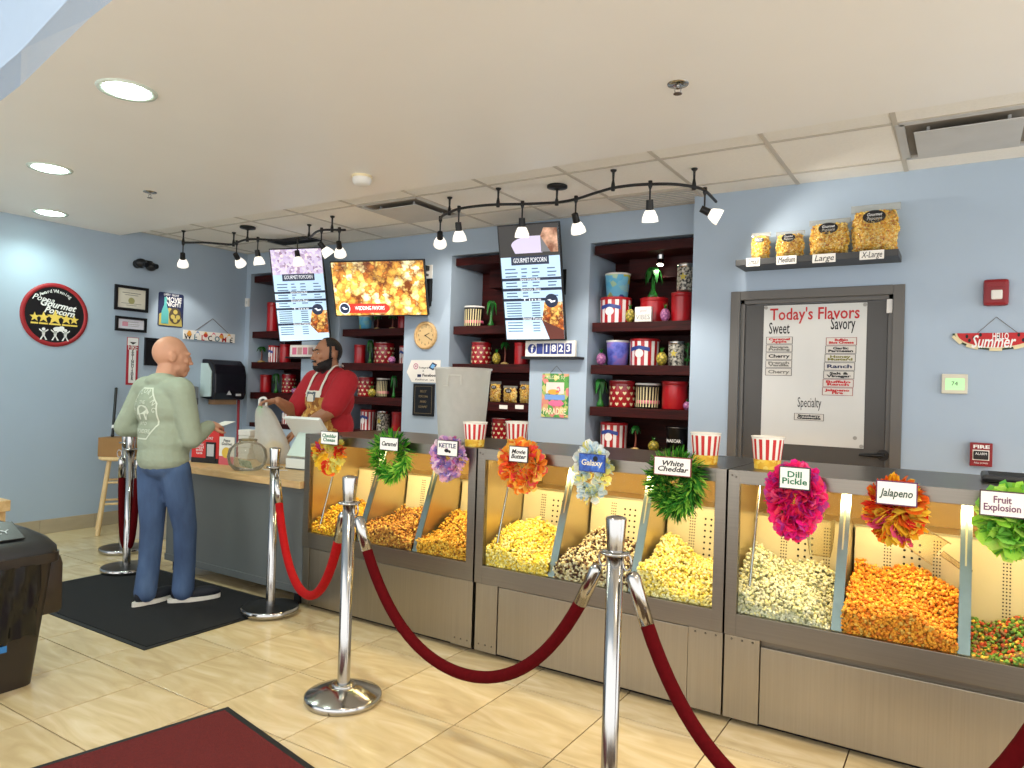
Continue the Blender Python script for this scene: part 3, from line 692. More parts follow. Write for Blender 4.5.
for i, ch in enumerate(' 1823'):
    x = -w*.2+i*w*.143; tl = obj('digit_tile', MB().box(x-w*.062, x+w*.062, h*.17, h*.83, .0005, .004, bev=.001), M_fb, t)
    if ch != ' ': text(ch, h*.62, x, h*.5, .0045, M_textw, tl, name='digit', bold=.002)
# paradise sign
F, w, h = wbk(543, 373.5, 568, 418)
t = thing('paradise_sign', 'colourful hanging paradise sign with flamingo pink and tropical green under the follower counter', 'sign', F)
obj('board', MB().box(-w/2, w/2, -h/2, h/2, 0, .008), mat_ramp('tropical_leaves', 'voronoi', 26, [(.0, (40, 110, 60)), (.45, (90, 160, 70)), (.6, (210, 200, 120)), (.8, (214, 120, 120))], .6), t)
obj('sky_field', MB().box(-w*.34, w*.34, h*.04, h*.3, .0081, .0095), mat('pale_pink_print', (232, 214, 206)), t); obj('sea_band', MB().box(-w*.38, w*.38, -h*.1, h*.02, .0081, .0095), mat('sea_print', (120, 160, 220)), t)
obj('bloom', MB().disc(w*.05, -h*.18, .0105, w*.3, h*.07, t=.002), mat('bloom_print', (220, 110, 150)), t); obj('sun', MB().disc(-w*.05, h*.08, .0105, w*.22, h*.06, t=.002), mat('sun_print', (238, 170, 70)), t)
obj('flamingo', MB().tube([(w*.05, h*.08, .011), (w*.2, h*.12, .011), (w*.15, h*.2, .011), (w*.08, h*.17, .011)], .004, 6), mat('flamingo_print', (214, 70, 130)), t)
text('WELCOME TO', .04, 0, h*.41, .0085, mat('cream_print', (238, 226, 190)), t, width=w*.7); text('PARADISE', .07, 0, -h*.37, .0085, mat('cream_print', (238, 226, 190)), t, width=w*.86, bold=.001)
obj('string', MB().tube([(-w*.25, h/2-.005, .004), (w*.02, h*.68, .002), (w*.3, h/2-.005, .004)], .002, 6), mat('twine', (120, 110, 100)), t)
# power strip beside the popcorn screen
t = thing('power_strip', 'black power strip with a white outlet plate on the wall right of the popcorn screen', 'power strip', wbk(424, 262, 432, 305)[0])
c0 = onY(427, 272, YB); c1 = onY(429, 292, YB); oo = t.matrix_world.translation
obj('outlet_plate', MB().box(-.02, .05, c0.z-oo.z-.06, c0.z-oo.z+.06, 0, .008, bev=.002), M_white, t)
obj('plug', MB().box(-.03, .02, c0.z-oo.z+.005, c0.z-oo.z+.05, .008, .05, bev=.004).box(-.03, .015, c0.z-oo.z-.04, c0.z-oo.z-.02, .008, .04, bev=.004), M_blackp, t)
obj('strip', MB().box(-.03, .05, c1.z-oo.z-.13, c1.z-oo.z+.11, 0, .035, bev=.006), M_blackp, t)

# ------------------------------------------------------------------ door wall things
F, w, h = wbk(764.5, 306, 863.6, 448.75, YD+.03, .0006)
a = onY(764.5, 306, YD+.03); b = onY(863.6, 448.75, YD+.03)
t = thing('menu_board', "white flavour board reading Today's Flavors fixed to the grey door", 'board', F)
obj('panel', MB().box(-w/2, w/2, -h/2, h/2, 0, .006, bev=.001), mat('whiteboard', (206, 206, 201), .22, var=.015, scale=2), t)
zz = .0063
text("Today's Flavors", .108, 0, h*.43, zz, M_textr, t, width=w*.87, bold=.0015); text('Sweet', .105, -w*.34, h*.33, zz, M_textk, t, width=w*.21, bold=.001); text('Savory', .105, w*.28, h*.355, zz, M_textk, t, width=w*.23, bold=.001); text('Specialty', .09, -w*.02, -h*.2, zz, M_textk, t, width=w*.23)
def strip(x, y, wd, hh, s, mt, rim):
    g = obj('flavour_strip', MB().box(x-wd/2, x+wd/2, y-hh/2, y+hh/2, .0061, .0075), rim, t)
    obj('card', MB().box(x-wd/2+.004, x+wd/2-.004, y-hh/2+.003, y+hh/2-.003, .0076, .0085), mat('strip_card', (208, 204, 196), .5), g)
    text(s, hh*(.62 if '\n' not in s else .42), x, y, .0088, mt, g, width=wd*.8, bold=.001)
M_rimk = mat('strip_rim', (96, 92, 88), .5); M_rimr = mat('strip_rim_red', (150, 90, 86), .5)
for i, (s, mt) in enumerate((('Caramel\nApple', M_textr), ('Banana\nPudding', mat('grey_print', (120, 118, 110))), ('Cherry', M_textk), ('French\nVanilla', mat('grey_print', (120, 118, 110))), ('Cherry', mat('grey_print', (120, 118, 110))))):
    strip(-w*.335, h*(.245-.057*i), w*.27, h*.053, s, mt, M_rimk)
for i, (s, mt) in enumerate((('Buffalo\nBlue Cheese', M_textr), ('Garlic\nParmesan', M_textk), ('Honey\nMustard', mat('olive_print', (120, 116, 30))), ('Ranch', M_navy), ('Salt &\nVinegar', M_textk), ('Buffalo\nRanch', M_textr), ('Jalapeno\nFire', M_textr))):
    strip(w*(.27-.004*i), h*(.235-.0583*i), w*.29, h*.055, s, mt, M_rimr if i in (0, 5, 6) else M_rimk)
strip(-w*.02, -h*.3, w*.29, h*.05, 'Strawberry\nCheesecake', M_textk, M_rimk)
for (x, y) in ((-.48, .485), (.48, .485), (.48, -.485), (.42, -.43)): obj('fixing', MB().disc(x*w, y*h, .0085, .012, n=12), mat('grey_fixing', (150, 148, 142), .4), t)
# fire alarm strobe
F, w, h = wbk(983.5, 280.5, 1008.5, 306, YD)
t = thing('fire_alarm_strobe', 'red fire alarm strobe with a clear flasher above the watermelon sign', 'fire alarm', F)
obj('housing', MB().box(-w/2, w/2, -h/2, h/2, 0, .045, bev=.018), mat('alarm_red', (134, 16, 26), .35), t)
obj('strobe', MB().box(-w*.2, w*.25, -h*.28, h*.08, .045, .06, bev=.008), mat('strobe_lens', (225, 222, 214), .15), t)
obj('ridge', MB().box(-w*.36, w*.3, h*.2, h*.3, .0445, .05, bev=.002), mat('alarm_red', (150, 26, 36)), t)
# watermelon
a = onY(952.5, 334, YD); b = onY(1042, 332, YD); R_ = (b.x-a.x)/2
t = thing('watermelon_sign', 'half round watermelon slice sign reading Hello Summer hung from a string', 'sign', FR(((a.x+b.x)/2, YD-.0006, (a.z+b.z)/2)))
def half(r, ky=.46): return [(r*math.cos(PI+PI*i/24), r*ky*math.sin(PI+PI*i/24)) for i in range(25)]
obj('rind', MB().prism(half(R_), 0, .01), mat('rind_green', (48, 66, 44), .6), t); obj('pith', MB().prism(half(R_*.94, .44), .0101, .012), mat('pith_cream', (226, 212, 170), .6), t); obj('flesh', MB().prism(half(R_*.89, .43), .0121, .015), mat('melon_red', (190, 38, 42), .6, var=.1), t)
for k in range(5):
    an = PI+PI*(k+.7)/5.4; obj('rind_stripe', MB().box(-.03, .03, -.008, .008, .0101, .0125, M=TR(R_*.97*math.cos(an), R_*.45*math.sin(an), 0) @ RZ(math.atan2(.45*math.cos(an), -math.sin(an)))), mat('pith_cream', (226, 212, 170)), t)
for (x, y) in ((-.66, -.09), (-.5, -.13), (-.6, -.2), (-.35, -.05), (.5, -.06), (.66, -.1), (.6, -.2), (.05, -.1)): obj('seed', MB().disc(x*R_, y*R_, .0158, .007, .011, n=8), M_textk, t)
text('HELLO', .052, .1*R_, -.1*R_, .0156, M_textw, t, width=R_*.36, bold=.001); text('Summer', .1, -.08*R_, -.25*R_, .0156, M_textw, t, shear=.3, width=R_*1.0, bold=.0015)
obj('string', MB().tube([(-R_*.45, -.006, .012), (0, R_*.43, .004), (R_*.5, -.006, .012)], .002, 6), mat('twine', (120, 110, 100)), t)
# thermostat
F, w, h = wbk(942, 374, 967.5, 394, YD)
t = thing('thermostat', 'cream thermostat with a green glowing screen right of the door', 'thermostat', F)
obj('case', MB().box(-w/2, w/2, -h/2, h/2, 0, .028, bev=.005), mat('ivory_plastic', (214, 210, 190), .5), t)
obj('screen', MB().box(-w*.36, w*.38, -h*.32, h*.28, .028, .0295), mat('lcd_green', (170, 226, 160), .4, emit=.35), t)
text('74', h*.3, 0, 0, .030, mat('lcd_ink', (60, 90, 60)), t)
# pull station
F, w, h = wbk(970, 442, 992, 466.5, YD)
t = thing('fire_pull_station', 'red fire alarm pull box with white lettering above the case', 'fire alarm', F)
obj('box', MB().box(-w/2, w/2, -h/2, h/2, 0, .05, bev=.004), mat('alarm_red', (150, 26, 36)), t)
obj('handle', MB().box(-w*.34, w*.32, -h*.2, h*.16, .05, .062, bev=.003), M_blackp, t); text('FIRE', h*.2, 0, h*.33, .0505, M_textw, t, width=w*.72, bold=.001); text('ALARM', h*.15, 0, h*.04, .0625, M_textw, t, width=w*.5); text('PULL DOWN', h*.09, 0, -h*.36, .0505, M_textw, t, width=w*.6)
obj('handle_rim', MB().box(-w*.38, w*.36, -h*.24, h*.2, .05, .053), M_paper, t)
# ------------------------------------------------------------------ clouds of little pieces (kernels, petals)
def np_mesh(name, V, Fq, colr, m, smooth=True):
    """V (n,3); Fq list of (faces array, k); colr (n,3) linear"""
    me = bpy.data.meshes.new(name); me.vertices.add(len(V)); me.vertices.foreach_set('co', V.astype(np.float32).ravel())
    k = Fq.shape[1]; nf = len(Fq); me.loops.add(nf*k); me.loops.foreach_set('vertex_index', Fq.astype(np.int32).ravel())
    me.polygons.add(nf); me.polygons.foreach_set('loop_start', np.arange(0, nf*k, k, dtype=np.int32)); me.polygons.foreach_set('loop_total', np.full(nf, k, dtype=np.int32))
    me.polygons.foreach_set('use_smooth', np.full(nf, smooth)); me.update(calc_edges=True)
    ca = me.color_attributes.new('Col', 'FLOAT_COLOR', 'POINT'); c4 = np.ones((len(V), 4), np.float32); c4[:, :3] = colr; ca.data.foreach_set('color', c4.ravel())
    me.materials.append(m); me.validate(); return me
def ico(sub):
    bm = bmesh.new(); bmesh.ops.create_icosphere(bm, subdivisions=sub, radius=1); v = np.array([p.co[:] for p in bm.verts]); f = np.array([[q.index for q in p.verts] for p in bm.faces]); bm.free(); return v, f
IV, IF = ico(2)
KERN = []
for k in range(5):
    d = RNG.normal(size=(6, 3)); d /= np.linalg.norm(d, axis=1)[:, None]
    r = .55+.55*np.max(np.clip(IV @ d.T, 0, 1)**4, axis=1)+RNG.normal(size=len(IV))*.03
    KERN.append(IV*r[:, None])
def rand_rot(n):
    q = RNG.normal(size=(n, 4)); q /= np.linalg.norm(q, axis=1)[:, None]; w, x, y, z = q.T
    return np.stack([np.stack([1-2*(y*y+z*z), 2*(x*y-z*w), 2*(x*z+y*w)], -1), np.stack([2*(x*y+z*w), 1-2*(x*x+z*z), 2*(y*z-x*w)], -1), np.stack([2*(x*z-y*w), 2*(y*z+x*w), 1-2*(x*x+y*y)], -1)], 1)
def cloud(name, P, S, C, m, base, faces, R=None, smooth=True):
    n = len(P); R = rand_rot(n) if R is None else R
    if isinstance(base, list): B = np.stack([base[i] for i in RNG.integers(0, len(base), n)])
    else: B = np.broadcast_to(base, (n,)+base.shape)
    V = np.einsum('nij,nkj->nki', R, B)*S[:, None, None]+P[:, None, :]
    nv = B.shape[1]; F = (faces[None]+(np.arange(n)*nv)[:, None, None]).reshape(-1, faces.shape[1])
    return np_mesh(name, V.reshape(-1, 3), F, np.repeat(C, nv, axis=0), m, smooth)
def pal(n, cols, wts):
    a = np.array([rgb(*c)[:3] for c in cols]); i = RNG.choice(len(cols), n, p=np.array(wts)/sum(wts))
    return a[i]*RNG.uniform(.8, 1.15, (n, 1))
M_pop = mat_attr('popcorn', .6); M_petal = mat_attr('petals', .6, trans_amt=.45)

# ------------------------------------------------------------------ popcorn cases
M_cglass = mat_glass('case_glass', (246, 248, 246), .06)
M_perf = mat('cream_steel', (204, 190, 152), .42, .0, var=.03)
M_divm = mat('mirror_divider', (134, 145, 142), .3, 1., var=.12, scale=12)
M_inner = mat('warm_steel', (200, 182, 140), .3, .85, var=.05)
M_lamp = mat('heat_lamp_tube', (255, 226, 150), .4, emit=9, var=0)
YBK = 3.66
CASES = [(-3.325, -2.078), (-2.068, -.820), (-.812, .436)]
CLAB = ['stainless popcorn case at the left end, next to the service counter', 'middle stainless popcorn case behind the front chrome post', 'right stainless popcorn case in front of the grey door']
ZB0, ZB1, ZG = .366, .455, .985
SCREW = MB().cyl((0, 0, 0), (0, -.003, 0), .005, .0035, 8).mesh('screw', [M_ssd])
comps = []
for ci, (x0, x1) in enumerate(CASES):
    o = Vector(((x0+x1)/2, 3.3, 0)); t = thing('popcorn_case', CLAB[ci], 'display case', o, 'popcorn cases'); w = x1-x0
    def P(name, mb, mt, par=None, **k): return obj(name, rel(mb, o), mt, par or t, **k)
    P('shaded_toe_kick', MB().box(x0+.02, x1-.02, 3.05, YBK-.03, .0, .05), M_dark)  # toe recess coloured near-black for the shade under the case
    P('base_body', MB().box(x0+.004, x1-.004, 3.02, YBK, .03, ZB0-.004), M_ssd)
    strips = {0: [(x0, x0+.05), (x1-.135, x1-.004)], 1: [(x0+.006, x0+.135), (x1-.145, x1)], 2: [(x0, x0+.14)]}[ci]
    xa = strips[0][1]+.003; xb = (strips[1][0]-.003) if len(strips) > 1 else x1
    P('front_panel', MB().box(xa, xb, 3.0, 3.02, .028, ZB0-(.03 if ci == 2 else .008), bev=.002), M_ssv)
    for (sa, sb) in strips:
        sp_ = P('access_panel', MB().box(sa, sb, 2.994, 3.02, .026, ZB0-.004, bev=.0015), M_ssv)
        if sb-sa > .1:
            for fx in (.2, .5, .8):
                link('screw', SCREW, sp_, (sa+(sb-sa)*fx-o.x, 2.994-o.y, (.06 if ci < 1 or (ci == 1 and sa < -1.5) else ZB0-.018)-o.z))
    # glazed upper part
    P('bottom_rail', MB().box(x0, x1, YC, YC+.03, ZB0, ZB1, bev=.0015), M_ss)
    P('top_rail', MB().box(x0, x1, YC, YC+.03, ZG, ZC, bev=.0015), M_ss)
    for (sa, sb) in ((x0, x0+.046), (x1-.046, x1)): P('stile', MB().box(sa, sb, YC-.001, YC+.03, ZB0+.001, ZC-.0005, bev=.0015), M_ss)
    for dx in (.014, .03): link('screw', SCREW, t, (x0+dx-o.x, YC-.001-o.y, 1.012+.006*(dx < .02)))
    P('front_glass', MB().box(x0+.046, x1-.046, YC+.012, YC+.017, ZB1, ZG), M_cglass)
    P('top_sheet', MB().box(x0, x1, YC+.03, YBK, ZC-.014, ZC-.001, bev=.001), M_ssd)
    P('side_panel', MB().box(x0, x0+.006, YC+.03, YBK, ZB0, ZC-.014), M_inner); P('side_panel', MB().box(x1-.006, x1, YC+.03, YBK, ZB0, ZC-.014), M_inner)
    P('floor_pan', MB().box(x0+.006, x1-.006, YC+.03, YBK-.01, ZB0+.01, ZB0+.06), M_inner)
    P('back_rail', MB().box(x0+.006, x1-.006, 3.44, YBK-.005, .79, .80), M_inner)
    P('back_glass', MB().box(x0+.006, x1-.006, YBK-.012, YBK-.008, .8, ZC-.014), mat_glass('back_pane', (232, 208, 160), .25, .45, (226, 190, 124)))  # gold haze colour stands in for lamp glow and reflections in the pane
    P('back_panel', MB().box(x0+.006, x1-.006, YBK-.012, YBK-.004, ZB0+.06, .79), M_inner)
    lp = P('heat_lamp', MB().tube([(x0+.09, 3.10, 1.0), (x1-.09, 3.10, 1.0)], .011, 10), M_lamp)
    P('lamp_reflector', MB().add([(x0+.07, 3.06, 1.024), (x1-.07, 3.06, 1.024), (x1-.07, 3.16, 1.024), (x0+.07, 3.16, 1.024), (x0+.07, 3.18, 1.0), (x1-.07, 3.18, 1.0)], [(0, 1, 2, 3), (3, 2, 5, 4)]), M_inner, lp)
    area('case_lamp', TR(0, 3.125-o.y, .985) @ RX(.55), w*.86, .05, 6.0, (1, .80, .46), t)
    cw = w/3
    for k in (1, 2):
        x = x0+cw*k; dv = P('divider', MB().prism([(3.03, ZB0+.06), (3.42, ZB0+.06), (3.43, .79), (3.24, 1.0), (3.225, 1.0)], x-.003, x+.003, M=Matrix(((0, 0, 1, 0), (1, 0, 0, 0), (0, 1, 0, 0), (0, 0, 0, 1)))), M_inner)
        P('mirror_strip', MB().box(-.019, .019, 0, .57, -.003, .003, M=Matrix.Translation((x, 3.022, ZB0+.075)) @ RX(PI/2-.375)), M_divm, dv)
    # clear scoop rail at the left end
    P('rod', MB().tube([(x0+.075, 3.05, .48), (x0+.078, 3.2, .985)], .006, 8), M_chrome)
    for k in range(3):
        xa = x0+cw*k+.012; xb = x0+cw*(k+1)-.012; comps.append((xa, xb))
        pn = P('perforated_panel', MB().box(xa, xb, 0, .33, 0, .004, M=Matrix.Translation((0, 3.40, ZB0+.1)) @ RX(PI/2-.12)), M_perf)
        m = MB(); Mp = Matrix.Translation((0, 3.3995, ZB0+.1)) @ RX(PI/2-.12); mid = (xa+xb)/2+.02; dd = []
        for cx in (-.09, .09):
            for q in range(3):
                for j in range(20): dd.append((mid+cx+(q-1)*.011, .05+j*.0135, .0032))
        for q in (-1, 0, 1):
            for j in range(9): dd.append((mid+q*.028, .06+j*.028, .0055))
        for (dx, dy, r) in dd: m.prism([(dx+r*math.cos(a*PI/3), dy+r*math.sin(a*PI/3)) for a in range(6)], .0036, .0052, M=Mp)
        stuff(P('perforations', m, M_dark, pn))
        P('crumb_ledge', MB().box(xa, xb, 3.435, 3.50, .80, .806), M_inner, pn)
# ------------------------------------------------------------------ the popcorn itself
PCOL = [
    ('golden cheddar popcorn with brown flecks', [(230, 178, 46), (214, 150, 36), (236, 196, 76), (150, 90, 30)], [5, 4, 3, 1]),
    ('caramel popcorn, amber with brown pieces', [(196, 138, 60), (160, 100, 44), (222, 176, 84), (112, 68, 34)], [4, 4, 3, 2]),
    ('glazed kettle popcorn, warm golden', [(226, 170, 56), (206, 146, 46), (236, 194, 86), (150, 94, 40)], [5, 4, 3, 1]),
    ('bright yellow butter popcorn', [(246, 222, 110), (240, 206, 76), (250, 238, 168), (226, 196, 96)], [5, 4, 4, 1]),
    ('popcorn drizzled dark and white', [(226, 214, 180), (206, 188, 140), (70, 46, 36), (120, 86, 60)], [5, 3, 3, 2]),
    ('pale yellow cheddar popcorn', [(246, 230, 150), (240, 214, 100), (250, 240, 190), (230, 206, 120)], [5, 4, 4, 1]),
    ('greyish white dill pickle popcorn', [(226, 222, 196), (206, 204, 170), (236, 226, 170), (150, 156, 116)], [5, 4, 3, 1]),
    ('orange jalapeno cheese popcorn', [(226, 146, 46), (236, 166, 56), (206, 116, 36), (216, 170, 80)], [5, 4, 3, 2]),
    ('multicoloured fruit popcorn', [(116, 156, 66), (206, 86, 56), (226, 186, 76), (146, 110, 76), (90, 120, 60)], [4, 3, 2, 2, 2])]
PH = [(.50, .62, .02), (.52, .60, .0), (.53, .65, .02), (.52, .62, -.05), (.52, .61, .0), (.50, .60, -.06), (.50, .62, -.07), (.53, .64, -.02), (.47, .52, .05)]
for k, (xa, xb) in enumerate(comps):
    lab, cols, wts = PCOL[k]; hf, hb, sl = PH[k]; xa += .012; xb -= .012; ya, yb = 3.018, 3.385
    def hz(x, y):
        u = (x-xa)/(xb-xa)-.5; v = (y-ya)/(yb-ya)
        return hf+(hb-hf)*v+sl*u*1.4+.018*math.sin(9*u+k)+.014*math.sin(7*v+4*u+2*k)
    n = 640; pts = []; G = 37
    for i in range(G):
        for j in range(G-2):
            x = xa+(i+.5+random.uniform(-.4, .4))/G*(xb-xa); y = ya+(j+.5+random.uniform(-.4, .4))/(G-2)*(yb-ya)
            pts.append((x, y, hz(x, y)+random.uniform(-.008, .012)))
    zf = ZB0+.06
    for i in range(G+1):
        x = xa+i/G*(xb-xa); h = hz(x, ya); q = int((h-zf)/.0088)+1
        for j in range(q): pts.append((x+random.uniform(-.007, .007), ya+random.uniform(-.001, .006), zf+.008+(h-zf-.005)*(j+random.random()*.6)/q))
    Pn = np.array(pts); S = RNG.uniform(.0068, .0095, len(Pn)); C = pal(len(Pn), cols, wts)
    me = cloud('popcorn', Pn, S, C, M_pop, KERN, IF)
    o = link('popcorn', me); stuff(o); tag(o, 'pile of '+lab+' behind the case glass', 'popcorn')
    # the heap underneath
    m = MB(); g = 8; vs_ = [(xa+i/g*(xb-xa), ya+.008+j/g*(yb-ya-.01), hz(xa+i/g*(xb-xa), ya+j/g*(yb-ya))-.012) for j in range(g+1) for i in range(g+1)]
    vs_ += [(xa, ya+.008, zf+.001), (xb, ya+.008, zf+.001), (xb, yb-.002, zf+.001), (xa, yb-.002, zf+.001)]; b4 = (g+1)**2
    fs = [(j*(g+1)+i, j*(g+1)+i+1, (j+1)*(g+1)+i+1, (j+1)*(g+1)+i) for j in range(g) for i in range(g)]
    fs += [tuple([b4, b4+1]+[i for i in range(g, -1, -1)]), (b4+3, b4+2, b4+1, b4)]
    m.add(vs_, fs); hp_ = obj('heap_core', m, mat('heap_%d' % k, tuple(int(v*.8) for v in cols[1]), .8, var=.3, scale=90), o); stuff(hp_)
# clear scoops in the bins
M_clear = mat_glass('clear_plastic', (236, 226, 200), .25, .12)
def scoop(label, M):
    t = thing('scoop', label, 'scoop', M, 'clear scoops')
    m = MB(); n = 8; vs_ = []
    for j in range(6):
        v = j/5; hw = .055*(1-.25*v*v); hh = .05*(1-.75*v)
        for i in range(n+1):
            a = PI*i/n; vs_.append((-hw*math.cos(a), v*.17, -hh*math.sin(a)))
    m.add(vs_, [(j*(n+1)+i, j*(n+1)+i+1, (j+1)*(n+1)+i+1, (j+1)*(n+1)+i) for j in range(5) for i in range(n)], 0, True); obj('bowl', m, M_clear, t)
    obj('handle', MB().tube([(0, -.005, -.03), (0, -.06, -.012), (0, -.12, -.008)], [.013, .011, .014], 8), M_clear, t); obj('rim', MB().tube([vs_[j*(n+1)] for j in range(6)]+[vs_[j*(n+1)+n] for j in range(5, -1, -1)], .003, 6), M_clear, t)
scoop('clear plastic scoop standing in the dill pickle popcorn bin', FR((-.51, 3.34, .83), (1, .1, 0), (0, .15, -1)))
scoop('clear plastic scoop lying on the orange jalapeno popcorn', FR((-.06, 3.30, .745), (.55, 0, .83), (-.85, -.1, -.5)))

# ------------------------------------------------------------------ leis and flavour signs
PET = np.array([(-.12, 0, 0), (.12, 0, 0), (.5, .55, .06), (-.5, .55, .06), (.26, 1., .22), (-.26, 1., .22)]); PETF = np.array([(0, 1, 2, 3), (3, 2, 4, 5)])
BLD = np.array([(-.09, 0, 0), (.09, 0, 0), (.1, .6, .05), (-.1, .6, .05), (.015, 1.1, .18), (-.015, 1.1, .18)])
def lei(label, px_, w, h, cols, wts, kind, n, s, rt, notch=.0):
    x0, y0, x1, y1 = px_; c = onY((x0+x1)/2, (y0+y1)/2, YC-.05)
    a = onY(x0, (y0+y1)/2, YC-.05); b = onY(x1, (y0+y1)/2, YC-.05); W2 = (b.x-a.x)/2-rt-s*.55; H2 = (onY((x0+x1)/2, y0, YC-.05).z-onY((x0+x1)/2, y1, YC-.05).z)/2-rt-s*.55
    W2 = max(W2, .03); H2 = max(H2, .05)
    t = thing('flower_lei', label, 'lei', FR((c.x, YC-.004-rt, c.z)), 'flower leis on the popcorn cases')
    def loop(th):
        x = W2*math.sin(th)*(1-.30*max(0, -math.cos(th))); y = H2*math.cos(th)
        if notch and math.cos(th) > .6: y -= notch*(math.cos(th)-.6)*H2*1.4
        return Vector((x, y, 0))
    obj('cord', MB().tube([loop(2*PI*i/40) for i in range(40)], .004, 6, closed=True), mat('lei_cord', (90, 110, 70), .8), t)
    P_ = []; R = []
    for i in range(n):
        th = 2*PI*(i+random.random())/n; p = loop(th); d = (loop(th+.01)-loop(th-.01)).normalized(); nrm = Vector((0, 0, 1)); sd = d.cross(nrm)
        al = random.uniform(-.35, PI+.35); out = (sd*math.cos(al)+nrm*math.sin(al)).normalized(); out = (out+d*random.uniform(-.5, .5)+Vector((0, -.25 if kind == 'blade' else 0, 0))).normalized()
        side = out.cross(d+Vector((random.uniform(-.6, .6), random.uniform(-.6, .6), random.uniform(-.6, .6)))).normalized()
        if kind == 'flower': side = Matrix.Rotation(random.uniform(0, PI), 3, out) @ side
        up = side.cross(out); q = p+out*(rt*random.uniform(.1, 1.0)*.55)
        if q.z-s*.2 < -rt: q.z = -rt+.2*s
        P_.append(tuple(q)); R.append(np.array([[side.x, out.x, up.x], [side.y, out.y, up.y], [side.z, out.z, up.z]]))
    P_ = np.array(P_); S = RNG.uniform(.75, 1.15, n)*s; C = pal(n, cols, wts)
    if kind == 'cluster':   # flowers of one colour each, side by side
        a_ = np.array([rgb(*cc)[:3] for cc in cols]); g = 26; idx = RNG.choice(len(cols), g, p=np.array(wts)/sum(wts)); C = a_[idx[(np.arange(n)*g//n) % g]]*RNG.uniform(.85, 1.15, (n, 1))
    me = cloud('petals', P_, S, C, M_petal, BLD if kind == 'blade' else PET, PETF, np.array(R), smooth=False)
    # keep the petals off the glass
    co = np.empty(len(me.vertices)*3, np.float32); me.vertices.foreach_get('co', co); co = co.reshape(-1, 3); co[:, 2] = np.maximum(co[:, 2], -rt+.002); me.vertices.foreach_set('co', co.ravel())
    stuff(link('petals', me, t)); return t
lei('multicoloured flower lei with red and yellow blooms on the leftmost popcorn bin', (311, 434, 346, 476), 0, 0, [(236, 70, 50), (246, 214, 70), (240, 236, 140), (214, 90, 170), (60, 64, 130), (246, 130, 70)], [4, 4, 4, 2, .6, 2], 'cluster', 420, .036, .03)
lei('small bright green grass lei on the caramel popcorn bin', (367, 429, 412, 485), 0, 0, [(66, 156, 52), (110, 196, 66), (176, 226, 92), (44, 116, 44)], [4, 4, 3, 2], 'blade', 760, .05, .03)
lei('pink and lilac flower lei on the kettle popcorn bin', (428, 433, 466, 483), 0, 0, [(246, 200, 222), (222, 172, 230), (180, 164, 232), (250, 230, 238), (230, 130, 180)], [4, 3, 3, 4, 1], 'flower', 420, .036, .035)
lei('orange and coral leafy lei on the movie butter bin', (496, 437, 545, 495), 0, 0, [(250, 146, 50), (250, 112, 70), (252, 196, 76), (248, 96, 100), (253, 226, 130)], [4, 3, 4, 2, 4], 'flower', 480, .042, .034)
lei('white and pale blue daisy lei on the galaxy popcorn bin', (569, 440, 612, 508), 0, 0, [(250, 252, 246), (222, 238, 246), (244, 240, 150), (170, 206, 234)], [6, 4, 3, 1], 'flower', 300, .036, .03)
lei('large dark green grass lei on the white cheddar bin', (642, 443, 708, 522), 0, 0, [(58, 134, 48), (90, 172, 60), (156, 214, 82), (40, 100, 40)], [4, 4, 3, 2], 'blade', 1500, .056, .036, .3)
lei('hot pink and magenta feathery lei on the dill pickle bin', (761, 457, 828, 543), 0, 0, [(250, 50, 130), (244, 40, 150), (252, 110, 165), (196, 70, 170), (250, 90, 120)], [5, 4, 3, 2, 2], 'flower', 900, .040, .04, .15)
lei('rainbow flower lei with yellow, orange and red blooms on the jalapeno bin', (862, 474, 930, 547), 0, 0, [(240, 190, 50), (240, 120, 40), (224, 60, 50), (246, 220, 80), (226, 90, 140), (110, 60, 140), (44, 50, 90)], [6, 5, 4, 5, 1, .6, .5], 'cluster', 620, .05, .034)
lei('lime green leafy lei on the fruit explosion bin at the right edge', (972, 482, 1056, 562), 0, 0, [(170, 226, 80), (140, 206, 90), (196, 236, 110), (110, 190, 80)], [4, 3, 3, 2], 'flower', 380, .056, .042)
def fsign(label, px_, txt, fg, bg, rim=None, shear=0., bold=.0006, rot=0., rt=.085):
    x0, y0, x1, y1 = px_; a = onY(x0, y0, YC-rt); b = onY(x1, y1, YC-rt); w = b.x-a.x; h = onY((x0+x1)/2, y0, YC-rt).z-onY((x0+x1)/2, y1, YC-rt).z
    t = thing('flavor_sign', label, 'sign', FR(((a.x+b.x)/2, YC-rt, onY((x0+x1)/2, (y0+y1)/2, YC-rt).z)) @ RZ(rot), 'flavour signs on the popcorn cases')
    obj('backing', MB().box(-w/2-.004, w/2+.004, -h/2-.004, h/2+.004, -.006, 0), rim or M_blkgloss, t); obj('card', MB().box(-w/2, w/2, -h/2, h/2, 0, .002), bg, t)
    text(txt, h*(.42 if '\n' in txt else .5), 0, 0, .0025, fg, t, shear=shear, width=w*.86, bold=bold)
    # the clip that carries the sign on the case's top edge
    obj('clip', MB().box(-.01, .01, -.01, .012, -(rt-.0015), -.006), M_chrome, t); return t
fsign('small white sign reading Cheddar Cheese on the leftmost lei', (321.5, 432, 337.5, 444), 'Cheddar\nCheese', M_textg, M_paper, rt=.09)
fsign('small white sign reading Caramel on the green lei of the left case', (380.5, 438, 397.5, 450), 'Caramel', M_textk, M_paper, shear=.3, rt=.105)
t = fsign('small white sign reading Kettle with a dark picture on the lilac lei', (438, 441, 457, 455.5), 'KETTLE\n ', M_navy, M_paper, rt=.085)
obj('picture', MB().disc(-.003, -.012, .0035, .014, .009, t=.001).disc(.016, -.016, .0035, .007, t=.001), M_textk, t)
